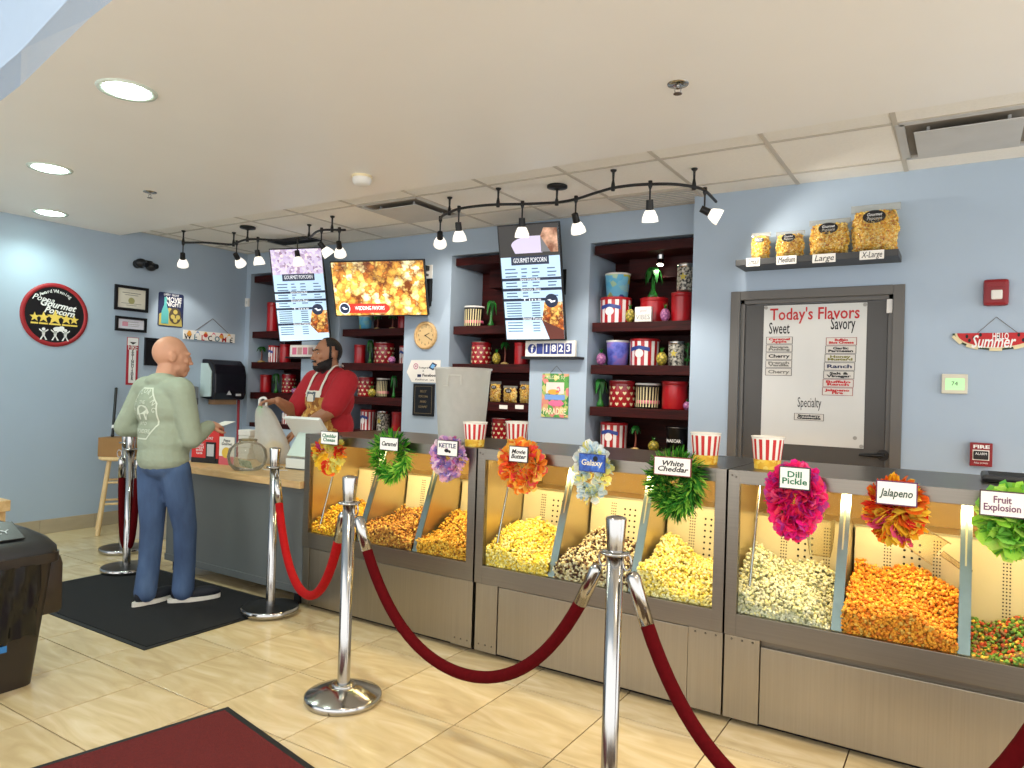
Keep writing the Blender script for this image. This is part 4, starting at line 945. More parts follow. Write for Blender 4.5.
fsign('small white sign reading Movie Butter on the orange lei', (510, 447, 527, 461.5), 'Movie\nButter', M_textk, M_paper, shear=.25, rt=.115)
t = fsign('small blue starry sign reading Galaxy on the white daisy lei', (580, 455, 604, 471), 'Galaxy', mat('galaxy_print', (230, 220, 190)), mat_ramp('galaxy_blue', 'noise', 40, [(.35, (26, 60, 140)), (.6, (50, 100, 190)), (.75, (140, 180, 230))], .5), mat('galaxy_rim', (30, 60, 140)), rt=.085)
obj('planet', MB().disc(.018, .02, .0035, .012, t=.001), M_textk, t)
fsign('white sign reading White Cheddar on the dark green lei', (655, 458, 690, 475), 'White\nCheddar', M_textk, M_paper, mat('sign_rim_red', (120, 40, 40)), shear=.25, rt=.125)
fsign('white sign reading Dill Pickle in green letters on the pink lei', (780.5, 468, 809, 488.5), 'Dill\nPickle', M_textg, M_paper, bold=.0006, rt=.115)
fsign('white sign reading Jalapeno on the rainbow lei', (877.5, 482.5, 916, 504.5), 'Jalapeno', mat('jal_green', (40, 70, 50)), M_paper, mat('sign_rim_purple', (90, 40, 80)), shear=.25, rt=.112)
fsign('white sign reading Fruit Explosion on the lime green lei', (981, 492.5, 1024, 516), 'Fruit\nExplosion', mat('plum_print', (110, 60, 90)), M_paper, mat('sign_rim_brown', (70, 50, 50)), rt=.125)
# ------------------------------------------------------------------ things on the case tops
M_cupw = mat('cup_white', (240, 234, 220), .5); M_cupr = mat('cup_red', (196, 40, 38), .5); M_cupy = mat_ramp('cup_popcorn_print', 'voronoi', 60, [(.2, (222, 160, 40)), (.6, (240, 196, 60)), (.9, (248, 222, 120))], .5)
def cup(label, x, y, h=.14, rt=.066, rb=.05, a0=0.):
    c = onZ(x, y, ZC); t = thing('popcorn_cup', label, 'cup', (c.x, c.y, ZC-.0005), 'striped popcorn cups'); n = 28
    m = MB()
    for k in range(n):
        for (z0, z1, mi) in ((0, .3, 2), (.3, .93, k % 2), (.93, 1., 0)):
            a, b = 2*PI*k/n+a0, 2*PI*(k+1)/n+a0; r0 = rb+(rt-rb)*z0; r1 = rb+(rt-rb)*z1
            m.add([(r0*math.cos(a), r0*math.sin(a), z0*h), (r0*math.cos(b), r0*math.sin(b), z0*h), (r1*math.cos(b), r1*math.sin(b), z1*h), (r1*math.cos(a), r1*math.sin(a), z1*h)], [(0, 1, 2, 3)], mi, True)
    obj('cup_wall', m, [M_cupw, M_cupr, M_cupy], t); obj('cup_base', MB().cyl((0, 0, .0005), (0, 0, .004), rb-.001, n=28), M_cupw, t)
    obj('cup_inside', MB().lathe([(0, .006), (rb-.002, .006), (rt-.002, h-.001)], 28), M_cupw, t)
    obj('rim', MB().tube([(rt*math.cos(2*PI*i/28), rt*math.sin(2*PI*i/28), h) for i in range(28)], .0025, 6, closed=True), M_cupw, t)
cup('red and white striped popcorn cup beside the lilac lei, before the clear tub', 474.5, 446, .125, .064, .05)
cup('red and white striped popcorn cup behind the orange lei', 516.5, 446, .13, .062, .05, .1)
cup('red and white striped popcorn cup right of the dark green lei', 705, 463.5, .135, .066, .052)
cup('red and white striped popcorn cup left of the pink lei', 767, 468.5, .135, .066, .052, .1)
c = onZ(461, 441, ZC)
t = thing('clear_tub', 'tall clear plastic tub standing on the left popcorn case', 'tub', (c.x, c.y, ZC-.0005))
M_tub = mat_glass('tub_plastic', (238, 237, 230), .2, .6, (250, 248, 240))
obj('tub_wall', MB().lathe([(.0, .002), (.125, .002), (.130, .02), (.158, .40), (.166, .405), (.166, .415), (.155, .415)], 36), M_tub, t)
obj('tub_seam', MB().tube([(-.02, -.152, .31), (.015, -.157, .31), (.018, -.159, .37), (.085, -.137, .37), (.082, -.13, .32)], .003, 6), M_tub, t)
c0 = onZ(981, 481, ZC); t = thing('black_tray', 'black rounded tray lying on top of the right popcorn case', 'tray', (c0.x+.19, c0.y+.07, ZC-.0005))
obj('tray', MB().box(-.19, .19, -.11, .11, 0, .03, bev=.014), M_blackp, t); obj('tray_well', MB().box(-.165, .165, -.085, .085, .0301, .031), M_dark, t)

# ------------------------------------------------------------------ service counter
M_cgrey = mat('grey_laminate', (96, 100, 98), .5, var=.06, scale=3)
CX0, CX1 = -4.72, -3.333
t = thing('service_counter', 'grey panelled service counter with the register, left of the popcorn cases', 'counter', (CX0, 3.3, 0)); oc = Vector((CX0, 3.3, 0))
obj('front_panel', rel(MB().box(CX0, CX1, 3.0, 3.02, .075, ZCT-.045, bev=.002), oc), M_cgrey, t)
obj('trim_rail', rel(MB().box(CX0, CX1, 2.99, 3.0, ZCT-.075, ZCT-.046, bev=.002), oc), M_cgrey, t); obj('trim_rail', rel(MB().box(CX0, CX1, 2.992, 3.0, .076, .12, bev=.002), oc), M_cgrey, t)
obj('body', rel(MB().box(CX0, CX1, 3.021, 3.66, .075, ZCT-.045), oc), mat('counter_body', (70, 72, 70), .6), t)
for x in (CX0+.06, CX1-.08):
    for y in (3.06, 3.6): obj('leg', rel(MB().box(x-.025, x+.025, y-.025, y+.025, 0, .075), oc), M_dark, t)
t = obj('worktop', rel(MB().box(CX0-.03, CX1, 2.96, 3.70, ZCT-.044, ZCT, bev=.004), oc), M_wood, loc=oc); tag(t, 'light wooden worktop on the grey service counter', 'worktop')
# ------------------------------------------------------------------ screens
def screen(name, label, x, Yb, z, W_, asp, tilt, yaw, roll):
    xd = Vector((math.cos(yaw), math.sin(yaw), 0)); up = Vector((math.sin(tilt)*math.sin(yaw), -math.sin(tilt)*math.cos(yaw), math.cos(tilt)))
    xd, up = xd*math.cos(roll)+up*math.sin(roll), up*math.cos(roll)-xd*math.sin(roll)
    H = W_*asp; F = FR(Vector((x, Yb, z))+up*(H/2), xd, up); t = thing(name, label, 'television', F)
    obj('bezel', MB().box(-W_/2, W_/2, -H/2, H/2, -.03, 0, bev=.003), M_blackp, t)
    obj('mount', MB().box(-.08, .08, -.12, .12, -.045, -.0301).box(-.03, .03, -.05, .0, -.09, -.045), M_black, t)
    wp = {'l': Vector((-5.40, YB-.0005, 2.2)), 'm': Vector((-4.06, YB-.0005, 2.2)), 'r': Vector((-2.72, YB-.0005, 2.2))}['l' if x < -5 else 'm' if x < -4 else 'r']; Fi = F.inverted()
    obj('wall_arm', MB().tube([(Fi @ wp), (Fi @ wp).lerp(Vector((0, 0, -.06)), .5), (0, 0, -.06)], .018, 8), M_black, t)
    obj('wall_plate', MB().box(wp.x-.05, wp.x+.05, wp.y-.012, wp.y, wp.z-.1, wp.z+.1, M=Fi), M_black, t)
    return t, W_-.022, H-.022
def emat(name, c, e=1.): return mat(name, c, .3, var=0., emit=e*.46)
E_blue = emat('screen_sky', (188, 218, 240), .95); E_navy = emat('screen_navy', (34, 46, 72), .8); E_txt = emat('screen_text', (70, 100, 130), .8); E_white = emat('screen_white', (240, 244, 250), 1.)
def mat_pieces(name, scale, stops, emit):
    """picture of heaped kernels: every cell its own tone, dark gaps between"""
    m = mat_ramp(name, 'voronoi', scale, stops, .3, emit=emit); N = m.node_tree.nodes; L = m.node_tree.links; b = N['Principled BSDF']
    v = next(n for n in N if n.type == 'TEX_VORONOI'); mp = next(n for n in N if n.type == 'MAPPING'); src = b.inputs['Emission Color'].links[0].from_socket
    nz = N.new('ShaderNodeTexNoise'); nz.inputs['Scale'].default_value = scale*2.2; L.new(mp.outputs[0], nz.inputs['Vector'])
    ad = N.new('ShaderNodeMix'); ad.data_type = 'RGBA'; ad.blend_type = 'LINEAR_LIGHT'; ad.inputs[0].default_value = .035; L.new(mp.outputs[0], ad.inputs[6]); L.new(nz.outputs['Color'], ad.inputs[7]); L.new(ad.outputs[2], v.inputs['Vector'])
    r = N.new('ShaderNodeValToRGB'); e = r.color_ramp.elements; e[0].position = .18; e[0].color = (1, 1, 1, 1); e[1].position = .86; e[1].color = (.14, .05, .02, 1); L.new(v.outputs['Distance'], r.inputs[0])
    mx = N.new('ShaderNodeMix'); mx.data_type = 'RGBA'; mx.blend_type = 'MULTIPLY'; mx.inputs[0].default_value = 1; L.new(src, mx.inputs[6]); L.new(r.outputs[0], mx.inputs[7]); L.new(mx.outputs[2], b.inputs['Emission Color']); L.new(mx.outputs[2], b.inputs['Base Color']); return m
E_corn = mat_pieces('screen_caramel', 26, [(.1, (150, 60, 24)), (.4, (220, 130, 50)), (.7, (246, 206, 110)), (.95, (252, 236, 190))], .55)
def menu(t, w, h, top_mat, bowl):
    obj('display', MB().box(-w/2, w/2, -h/2, h/2, .0003, .0012), E_blue, t); z = .0014
    obj('picture', MB().box(-w/2, w/2, h*.23, h/2, .0012, z), top_mat, t)
    obj('title_tab', MB().box(-w*.32, w*.32, h*.16, h*.235, .0014, .0020), E_navy, t); text('GOURMET POPCORN', .05, 0, h*.198, .0022, E_white, t, width=w*.56)
    def lines(y0, n, dy):
        m = MB()
        for i in range(n):
            y = y0-i*dy
            for (xa, xb) in ((-.44, -.22), (-.16, -.06), (.02, .16), (.28, .44)):
                if random.random() < .9: m.box(xa*w, (xb-random.uniform(0, .05))*w, y-.0045, y+.0045, .0013, .0016)
        stuff(obj('price_lines', m, E_txt, t))
    lines(h*.125, 3, .028)
    for y, s in ((.035, 'Savory Gourmet Bags'), (-.055, 'Specialty Bags'), (-.145, 'Tins'), (-.315, 'Special Flavors')):
        b = obj('heading_bar', MB().box(-w/2, w*(.5 if y > -.1 else .22), h*(y-.012), h*(y+.012), .0013, .0018), E_navy, t); text(s, .028, -.01, h*y, .002, E_white, b, width=w*.34)
    lines(h*.005, 2, .026); lines(-h*.085, 2, .026)
    m = MB()
    for i in range(7): y = -h*.175-i*.02; m.box(-w*.46, -w*.2, y-.004, y+.004, .0013, .0016); m.box(-w*.02, w*.12, y-.004, y+.004, .0013, .0016)
    for i in range(4): y = -h*.35-i*.022; m.box(-w*.46, -w*.2, y-.004, y+.004, .0013, .0016); m.box(-w*.02, w*.1, y-.004, y+.004, .0013, .0016)
    stuff(obj('price_lines', m, E_txt, t))
    obj('photo', MB().prism([(w*.2, -h*.17), (w*.5, -h*.17), (w*.5, -h*.42), (w*.28, -h*.42), (w*.14, -h*.33)], .0020, .0026), E_corn, t)
    if bowl: obj('bowl', MB().prism([(w*.14, -h*.33), (w*.5, -h*.42), (w*.5, -h*.5), (w*.25, -h*.5)], .0027, .0032), emat('screen_bowl', (92, 50, 44), .7), t)
    b = obj('badge', MB().disc(w*.32, -h*.16, .0036, w*.11, n=24, t=.0008), E_navy, t); obj('badge_mark', MB().prism([(w*.25, -h*.15), (w*.3, -h*.145), (w*.33, -h*.16), (w*.39, -h*.155), (w*.38, -h*.17), (w*.31, -h*.178), (w*.29, -h*.162)], .0037, .0042), E_white, b)
t, w, h = screen('television', 'upright menu screen at the left with a pale popcorn picture on top', -5.375, 4.78, 1.742, .498, 16/9, .243, .573, .067)
menu(t, w, h, mat_ramp('screen_pale_popcorn', 'voronoi', 40, [(.1, (150, 120, 150)), (.35, (206, 190, 222)), (.7, (222, 214, 236)), (.95, (236, 220, 220))], .3, emit=.42), False)
t, w, h = screen('television', 'wide screen filled with a close-up of golden popcorn', -4.383, 4.76, 1.955, .874, 9/16, .297, .356, .016)
m_pc = mat_pieces('screen_popcorn', 17, [(.1, (196, 110, 40)), (.35, (232, 170, 70)), (.6, (246, 212, 110)), (.9, (252, 240, 190))], .62)
obj('display', MB().box(-w/2, w/2, -h/2, h/2, .0003, .0012), m_pc, t)
rb = obj('banner', MB().prism([(-w*.36, -h*.46), (w*.06, -h*.46), (w*.1, -h*.40), (w*.1, -h*.34), (w*.06, -h*.28), (-w*.36, -h*.28)], .0013, .0022), emat('screen_red', (200, 50, 40), .8), t); text('WEDDING FAVORS', .05, -w*.12, -h*.37, .0024, E_white, rb, width=w*.33)
b = obj('badge', MB().disc(-w*.4, -h*.37, .003, .052, n=28, t=.0008), E_white, t); obj('badge_disc', MB().disc(-w*.4, -h*.37, .0036, .045, n=28, t=.0005), E_navy, b); obj('badge_mark', MB().prism([(-w*.43, -h*.35), (-w*.4, -h*.34), (-w*.39, -h*.37), (-w*.37, -h*.365), (-w*.37, -h*.385), (-w*.41, -h*.39)], .0037, .0042), E_white, b)
t, w, h = screen('television', 'upright menu screen in the middle with a dark picture on top', -2.865, 4.88, 1.732, .508, 16/9, .253, .166, .009)
menu(t, w, h, emat('screen_dark', (58, 56, 54), .35), True)
pic = obj('picture_oval', MB().prism([(-w*.3+w*.36*(1-math.cos(a)), h*.33+h*.075*math.sin(a)) for a in [PI*.5*k/8-PI*.0 for k in range(9)]]+[(w*.22, h*.405), (w*.22, h*.26), (-w*.24, h*.26)], .0015, .0022), emat('screen_lilac', (214, 206, 232), .8), t)
obj('picture_grey', MB().box(w*.2, w*.36, h*.265, h*.40, .0022, .0027), emat('screen_grey', (120, 120, 124), .7), t); obj('picture_brown', MB().prism([(w*.2, h*.4), (w*.36, h*.26), (w*.48, h*.26), (w*.48, h*.46), (w*.26, h*.47)], .0027, .0031), mat_ramp('screen_brown', 'noise', 14, [(.35, (120, 70, 44)), (.6, (206, 160, 130)), (.75, (230, 206, 190))], .3, emit=.45), t)

# ------------------------------------------------------------------ goods in the niches
M_stripe_r = mat('tin_red', (176, 26, 34), .28, coat=.3); M_stripe_w = mat('tin_white', (236, 230, 226), .3, coat=.3); M_tinsil = mat('tin_rim', (190, 186, 180), .25, 1.)
M_tinblue = mat('tin_blue_banner', (44, 66, 140), .4); M_tinblk = mat('tin_black', (18, 17, 18), .3, coat=.3); M_pinkb = mat('tin_pink_band', (226, 110, 140), .4); M_cream = mat('tin_cream', (220, 206, 160), .4)
M_bw = mat_ramp('speckled_tin', 'noise', 60, [(.42, (40, 40, 38)), (.52, (170, 166, 152)), (.7, (214, 210, 196))], .35); M_lem = mat_ramp('lemon_bucket', 'voronoi', 22, [(.1, (90, 180, 220)), (.6, (120, 196, 226)), (.8, (206, 214, 70)), (.95, (60, 80, 150))], .35)
M_suns = mat_ramp('sunset_bucket', 'noise', 12, [(.35, (70, 80, 190)), (.5, (120, 130, 226)), (.62, (170, 130, 214)), (.75, (90, 190, 190))], .35)
M_leafg = mat('palm_green', (34, 104, 38), .25, var=.2, scale=20, coat=.4); M_leafd = mat('palm_dark_green', (22, 70, 26), .3, var=.2, scale=20); M_pina = mat_ramp('pineapple_gold', 'vdist', 60, [(.1, (226, 200, 80)), (.6, (120, 110, 36))], .4, bump=.5)
M_pinp = mat_ramp('pineapple_lilac', 'vdist', 60, [(.1, (222, 150, 190)), (.6, (140, 76, 130))], .4, bump=.5); M_trunk = mat('palm_trunk', (120, 60, 44), .5); M_sand = mat('sand_base', (190, 160, 100), .7)
def heart(x, y, s): return [(x, y-s), (x+s*.8, y-.1*s), (x+s*.95, y+.4*s), (x+s*.55, y+.75*s), (x, y+.4*s), (x-s*.55, y+.75*s), (x-s*.95, y+.4*s), (x-s*.8, y-.1*s)]
def wrapc(mb, poly, r, rr, mi=0, th=.0012):
    """lay a small flat shape on the front of a cylinder of radius r (x measured along the arc)"""
    def f(p, q): a = p[0]/r-PI/2; return (q*math.cos(a), q*math.sin(a), p[1])
    n = len(poly); mb.add([f(p, r+.0003) for p in poly]+[f(p, r+th) for p in poly], [tuple(range(n, 2*n))]+[(i, (i+1) % n, n+(i+1) % n, n+i) for i in range(n)], mi)
def goods(kind, t, r, h):
    if kind in ('heart', 'red', 'bw'):
        base = {'heart': mat('heart_tin_red', (150, 20, 30), .25, coat=.4), 'red': M_red, 'bw': M_bw}[kind]
        obj('tin_body', MB().lathe([(0, .0005), (r*.98, .0005), (r, .006), (r, h*.86)], 28), base, t); obj('lid', MB().lathe([(r, h*.86), (r*1.025, h*.865), (r*1.025, h*.975), (r, h), (0, h*.995)], 28), M_red if kind == 'red' else (M_tinsil if kind == 'bw' else base), t)
        obj('lid_rim', MB().tube([(r*1.02*math.cos(2*PI*i/28), r*1.02*math.sin(2*PI*i/28), h*.985) for i in range(28)], .003, 6, closed=True), M_tinsil if kind != 'red' else M_red, t)
        if kind == 'heart':
            m = MB()
            for j in range(4):
                for i in range(-4, 5): wrapc(m, heart((i+.5*(j % 2))*r*.58, h*(.12+.2*j), r*.15), r, 0)
            stuff(obj('heart_print', m, M_cream, t))
        if kind == 'bw':
            m = MB(); wrapc(m, star(0, h*.5, r*.5), r, 0); obj('gold_star', m, mat('tin_gold', (206, 186, 70), .4), t)
    elif kind == 'striped':
        n = 26; m = MB()
        for k in range(n):
            a, b = 2*PI*k/n, 2*PI*(k+1)/n
            m.add([(r*.97*math.cos(a), r*.97*math.sin(a), .001), (r*.97*math.cos(b), r*.97*math.sin(b), .001), (r*math.cos(b), r*math.sin(b), h*.9), (r*math.cos(a), r*math.sin(a), h*.9)], [(0, 1, 2, 3)], k % 2, True)
        obj('tin_body', m, [M_stripe_r, M_stripe_w], t); obj('lid', MB().lathe([(r, h*.9), (r*1.03, h*.905), (r*1.03, h*.98), (r, h), (0, h)], 28), M_stripe_r, t)
        m = MB(); bf = lambda u: h*.6-h*.08*abs(u)
        for q in range(10): u0, u1 = -1+q*.2, -.8+q*.2; wrapc(m, [(u0*r*.72, bf(u0)), (u1*r*.72, bf(u1)), (u1*r*.72, bf(u1)+h*.14), (u0*r*.72, bf(u0)+h*.14)], r, 0)
        obj('banner', m, M_tinblue, t)
        m = MB(); wrapc(m, [(r*.3*math.cos(a*PI/6), h*.45+h*.16*math.sin(a*PI/6)) for a in range(12)], r*1.001, 0, th=.0025); obj('emblem', m, M_stripe_w, t)
    elif kind in ('lemon', 'sunset', 'nascar', 'pinkband'):
        rb = r*.84; mt = {'lemon': M_lem, 'sunset': M_suns, 'nascar': M_tinblk, 'pinkband': M_tinblk}[kind]; n = 24
        obj('bucket', MB().lathe([(0, .001), (rb, .001), (r, h*.93)], n), mt, t); obj('lid', MB().lathe([(r, h*.92), (r*1.04, h*.925), (r*1.04, h*.985), (r*.98, h), (0, h*.99)], n), M_white if kind != 'nascar' else M_tinblk, t)
        if kind == 'nascar':
            m = MB(); wrapc(m, [(-r*.8, h*.38), (r*.8, h*.38), (r*.8, h*.56), (-r*.8, h*.56)], r*.95, 0); obj('logo_band', m, M_navy, t); text('NASCAR', h*.17, 0, h*.47, 0, M_textw, t, width=r*1.3, bold=.001).data.transform(Matrix(((1, 0, 0, 0), (0, 0, -1, -r*.97), (0, 1, 0, 0), (0, 0, 0, 1))))
            obj('lid_edge', MB().tube([(r*1.04*math.cos(2*PI*i/24), r*1.04*math.sin(2*PI*i/24), h*.985) for i in range(24)], .003, 6, closed=True), M_tinsil, t)
        if kind == 'pinkband':
            m = MB()
            for i in range(-5, 6): wrapc(m, [(i*r*.24-r*.055, h*.05), (i*r*.24+r*.055, h*.05), (i*r*.26+r*.055, h*.85), (i*r*.26-r*.055, h*.85)], r*.97, 0)
            stuff(obj('stripe_print', m, M_cream, t)); obj('pink_band', MB().lathe([(r*.9, h*.18), (r*.955, h*.19), (r*.965, h*.31), (r*.92, h*.32)], n), M_pinkb, t)
    elif kind in ('pine', 'pinep'):
        obj('fruit', MB().ell((0, 0, h*.36), (r, r, h*.36), 16, 10), M_pina if kind == 'pine' else M_pinp, t)
        for k in range(7):
            a = 2*PI*k/7; l = h*.32; obj('crown_leaf', MB().add([(-r*.16, 0, 0), (r*.16, 0, 0), (r*.1, r*.3, l*.6), (-r*.1, r*.3, l*.6), (0, r*.75, l)], [(0, 1, 2, 3), (3, 2, 4)], M=TR(0, 0, h*.66) @ RZ(a)), M_leafg, t)
    elif kind in ('palm', 'tallpalm'):
        hb = h*.12 if kind == 'palm' else h*.3; top = h*.72
        if kind == 'palm': obj('base', MB().lathe([(0, .0), (r*.8, .0), (r*.7, hb*.6), (r*.2, hb), (0, hb)], 16), M_sand, t); obj('trunk', MB().tube([(0, 0, hb*.8), (r*.12, 0, h*.4), (0, 0, top)], [r*.2, r*.15, r*.12], 8), M_trunk, t)
        else: obj('base', MB().lathe([(0, .0), (r*.55, .0), (r*.45, hb*.4), (r*.22, hb*.8), (r*.18, h*.55), (r*.1, top), (0, top)], 14), M_leafg, t)
        for k in range(7):
            a = 2*PI*k/7+.3; L_ = r*1.0; pts = [(0, 0), (L_*.35, h*.2), (L_*.7, h*.1), (L_, -h*(.1 if kind == 'palm' else .3))]; vs_ = []
            for (u, v), wd in zip(pts, (.08, .3, .34, .04)): vs_ += [(-wd*r, u, v), (wd*r, u, v)]
            obj('frond', MB().add(vs_, [(0, 1, 3, 2), (2, 3, 5, 4), (4, 5, 7, 6)], M=TR(0, 0, top) @ RZ(a)), M_leafg if k % 2 else M_leafd, t)
    elif kind == 'leafy':
        for k in range(16):
            a = random.uniform(0, 2*PI); z = h*random.uniform(.1, .9); obj('leaf', MB().add([(-r*.2, 0, 0), (r*.2, 0, 0), (r*.22, r*.6, h*.1), (-r*.22, r*.6, h*.1), (0, r*.95, 0)], [(0, 1, 2, 3), (3, 2, 4)], M=TR(0, 0, z) @ RZ(a)), M_leafg if k % 2 else M_leafd, t)
        obj('stem', MB().tube([(0, 0, .001), (.005, 0, h*.9)], r*.12, 6), M_leafd, t)
    elif kind == 'bag': popbag(t, r*2, h, r*.9, 140, .0085)
KT = {'heart': ('heart_tin', 'red popcorn tin with cream hearts', 'tin'), 'red': ('red_tin', 'plain glossy red popcorn tin', 'tin'), 'bw': ('speckled_tin', 'speckled tin with gold star', 'tin'), 'striped': ('striped_tin', 'red and white striped popcorn tin', 'tin'),
      'lemon': ('popcorn_bucket', 'light blue bucket with white lid', 'bucket'), 'sunset': ('popcorn_bucket', 'violet and blue printed bucket', 'bucket'), 'nascar': ('popcorn_bucket', 'black bucket with a white racing logo', 'bucket'), 'pinkband': ('popcorn_bucket', 'black striped bucket with pink band', 'bucket'),
      'pine': ('pineapple_ornament', 'golden pineapple ornament', 'ornament'), 'pinep': ('pineapple_ornament', 'lilac pink pineapple ornament', 'ornament'), 'palm': ('palm_ornament', 'palm tree ornament with sandy base', 'ornament'), 'tallpalm': ('palm_ornament', 'glossy green glass palm tree', 'ornament'), 'leafy': ('green_plant', 'trailing green leafy plant', 'plant'), 'bag': ('popcorn_bag', 'clear popcorn bag with round label', 'bag')}
M_zip = mat_glass('bag_film', (244, 244, 240), .35, .3, (236, 234, 226)); PBC = [(240, 200, 90), (226, 170, 60), (248, 226, 150), (200, 130, 60)]
def popbag(t, w, h, d, n, s):
    """pillow bag: kernels pressed against clear film, zip seal on top, dark oval label"""
    hh = h*.86
    def surf(u, v):   # u,v in [-1,1] front half
        bx = w/2*(1-.10*max(0, v)**2+.06*math.sin(3*v+1)*(1-abs(v))); return u*bx, (v+1)/2*hh, (1-abs(u)**3.5)*(1-abs(v)**4)**.6
    P_ = []
    for i in range(n):
        u = random.uniform(-.97, .97); v = random.uniform(-.95, .93); x, z, b = surf(u, v); P_.append((x, -d/2*b*.93+s*.5, z+s*.4))
    stuff(link('popcorn', cloud('popcorn', np.array(P_), RNG.uniform(.8, 1.2, n)*s, pal(n, PBC, [5, 4, 3, 1]), M_pop, KERN, IF), t))
    g = 10; m = MB(); c = MB()
    for sgn, k in ((-1, .86), (1, .9)):
        vs_ = []
        for j in range(g+1):
            for i in range(g+1):
                x, z, b = surf(-1+2*i/g, -1+2*j/g); vs_.append((x*.97, sgn*(d/2*b*k-.002), z*.985+.003))
        c.add(vs_, [(j*(g+1)+i, j*(g+1)+i+1, (j+1)*(g+1)+i+1, (j+1)*(g+1)+i) for j in range(g) for i in range(g)], 0, True)
    obj('filling', c, mat_ramp('bag_filling', 'voronoi', 75, [(.1, (176, 116, 44)), (.5, (232, 190, 84)), (.9, (246, 226, 150))], .6, bump=.6), t)
    for sgn in (-1, 1):
        vs_ = []
        for j in range(g+1):
            for i in range(g+1):
                x, z, b = surf(-1+2*i/g, -1+2*j/g); vs_.append((x*1.02, sgn*(d/2*b*1.04+.004), z))
        m.add(vs_, [(j*(g+1)+i, j*(g+1)+i+1, (j+1)*(g+1)+i+1, (j+1)*(g+1)+i) for j in range(g) for i in range(g)], 0, True)
    obj('film', m, mat_glass('bag_clear', (250, 250, 248), .22, .05), t)
    ww = w/2*1.08; obj('zip_seal', MB().box(-ww, ww, -.004, .004, hh*.985, h, bev=.002), M_zip, t)
    lw = w*.25; lz = hh*.82; lb = obj('label', MB().disc(0, lz, d/2*.78+.012, lw, lw*.62, n=24, t=.002, M=Matrix(((1, 0, 0, 0), (0, 0, -1, 0), (0, 1, 0, 0), (0, 0, 0, 1)))), M_blkgloss, t)
    for q, s_ in enumerate(('Gourmet', 'Popcorn')): text(s_, lw*.42, 0, 0, 0, M_textw, lb, width=lw*1.3, shear=.3).data.transform(Matrix(((1, 0, 0, 0), (0, 0, -1, -d/2*.78-.0125), (0, 1, 0, lz+lw*(.2-.38*q)), (0, 0, 0, 1))))
def item(kind, k, q, p0, p1, hp, Y=5.2, dz=0., extra='', zabs=None):
    yp = {0: 322, 1: 364, 2: 405, 3: 448}[q]; c = onY((p0+p1)/2, yp, Y); dep = (c-CC).dot(CF); r = (p1-p0)/2*dep/FPX; h = hp*dep/FPX
    x = min(max(c.x, NICH[k][0]+r*1.05+.004), NICH[k][1]-r*1.05-.004)
    nm, lab, cat = KT[kind]
    t = thing(nm, '%s%s, %s shelf, %s' % (lab, extra, SHN[q], NN[k]), cat, (x, Y, SHZ[q]+dz+.0004), 'goods in the niches'); goods(kind, t, r, h); return t
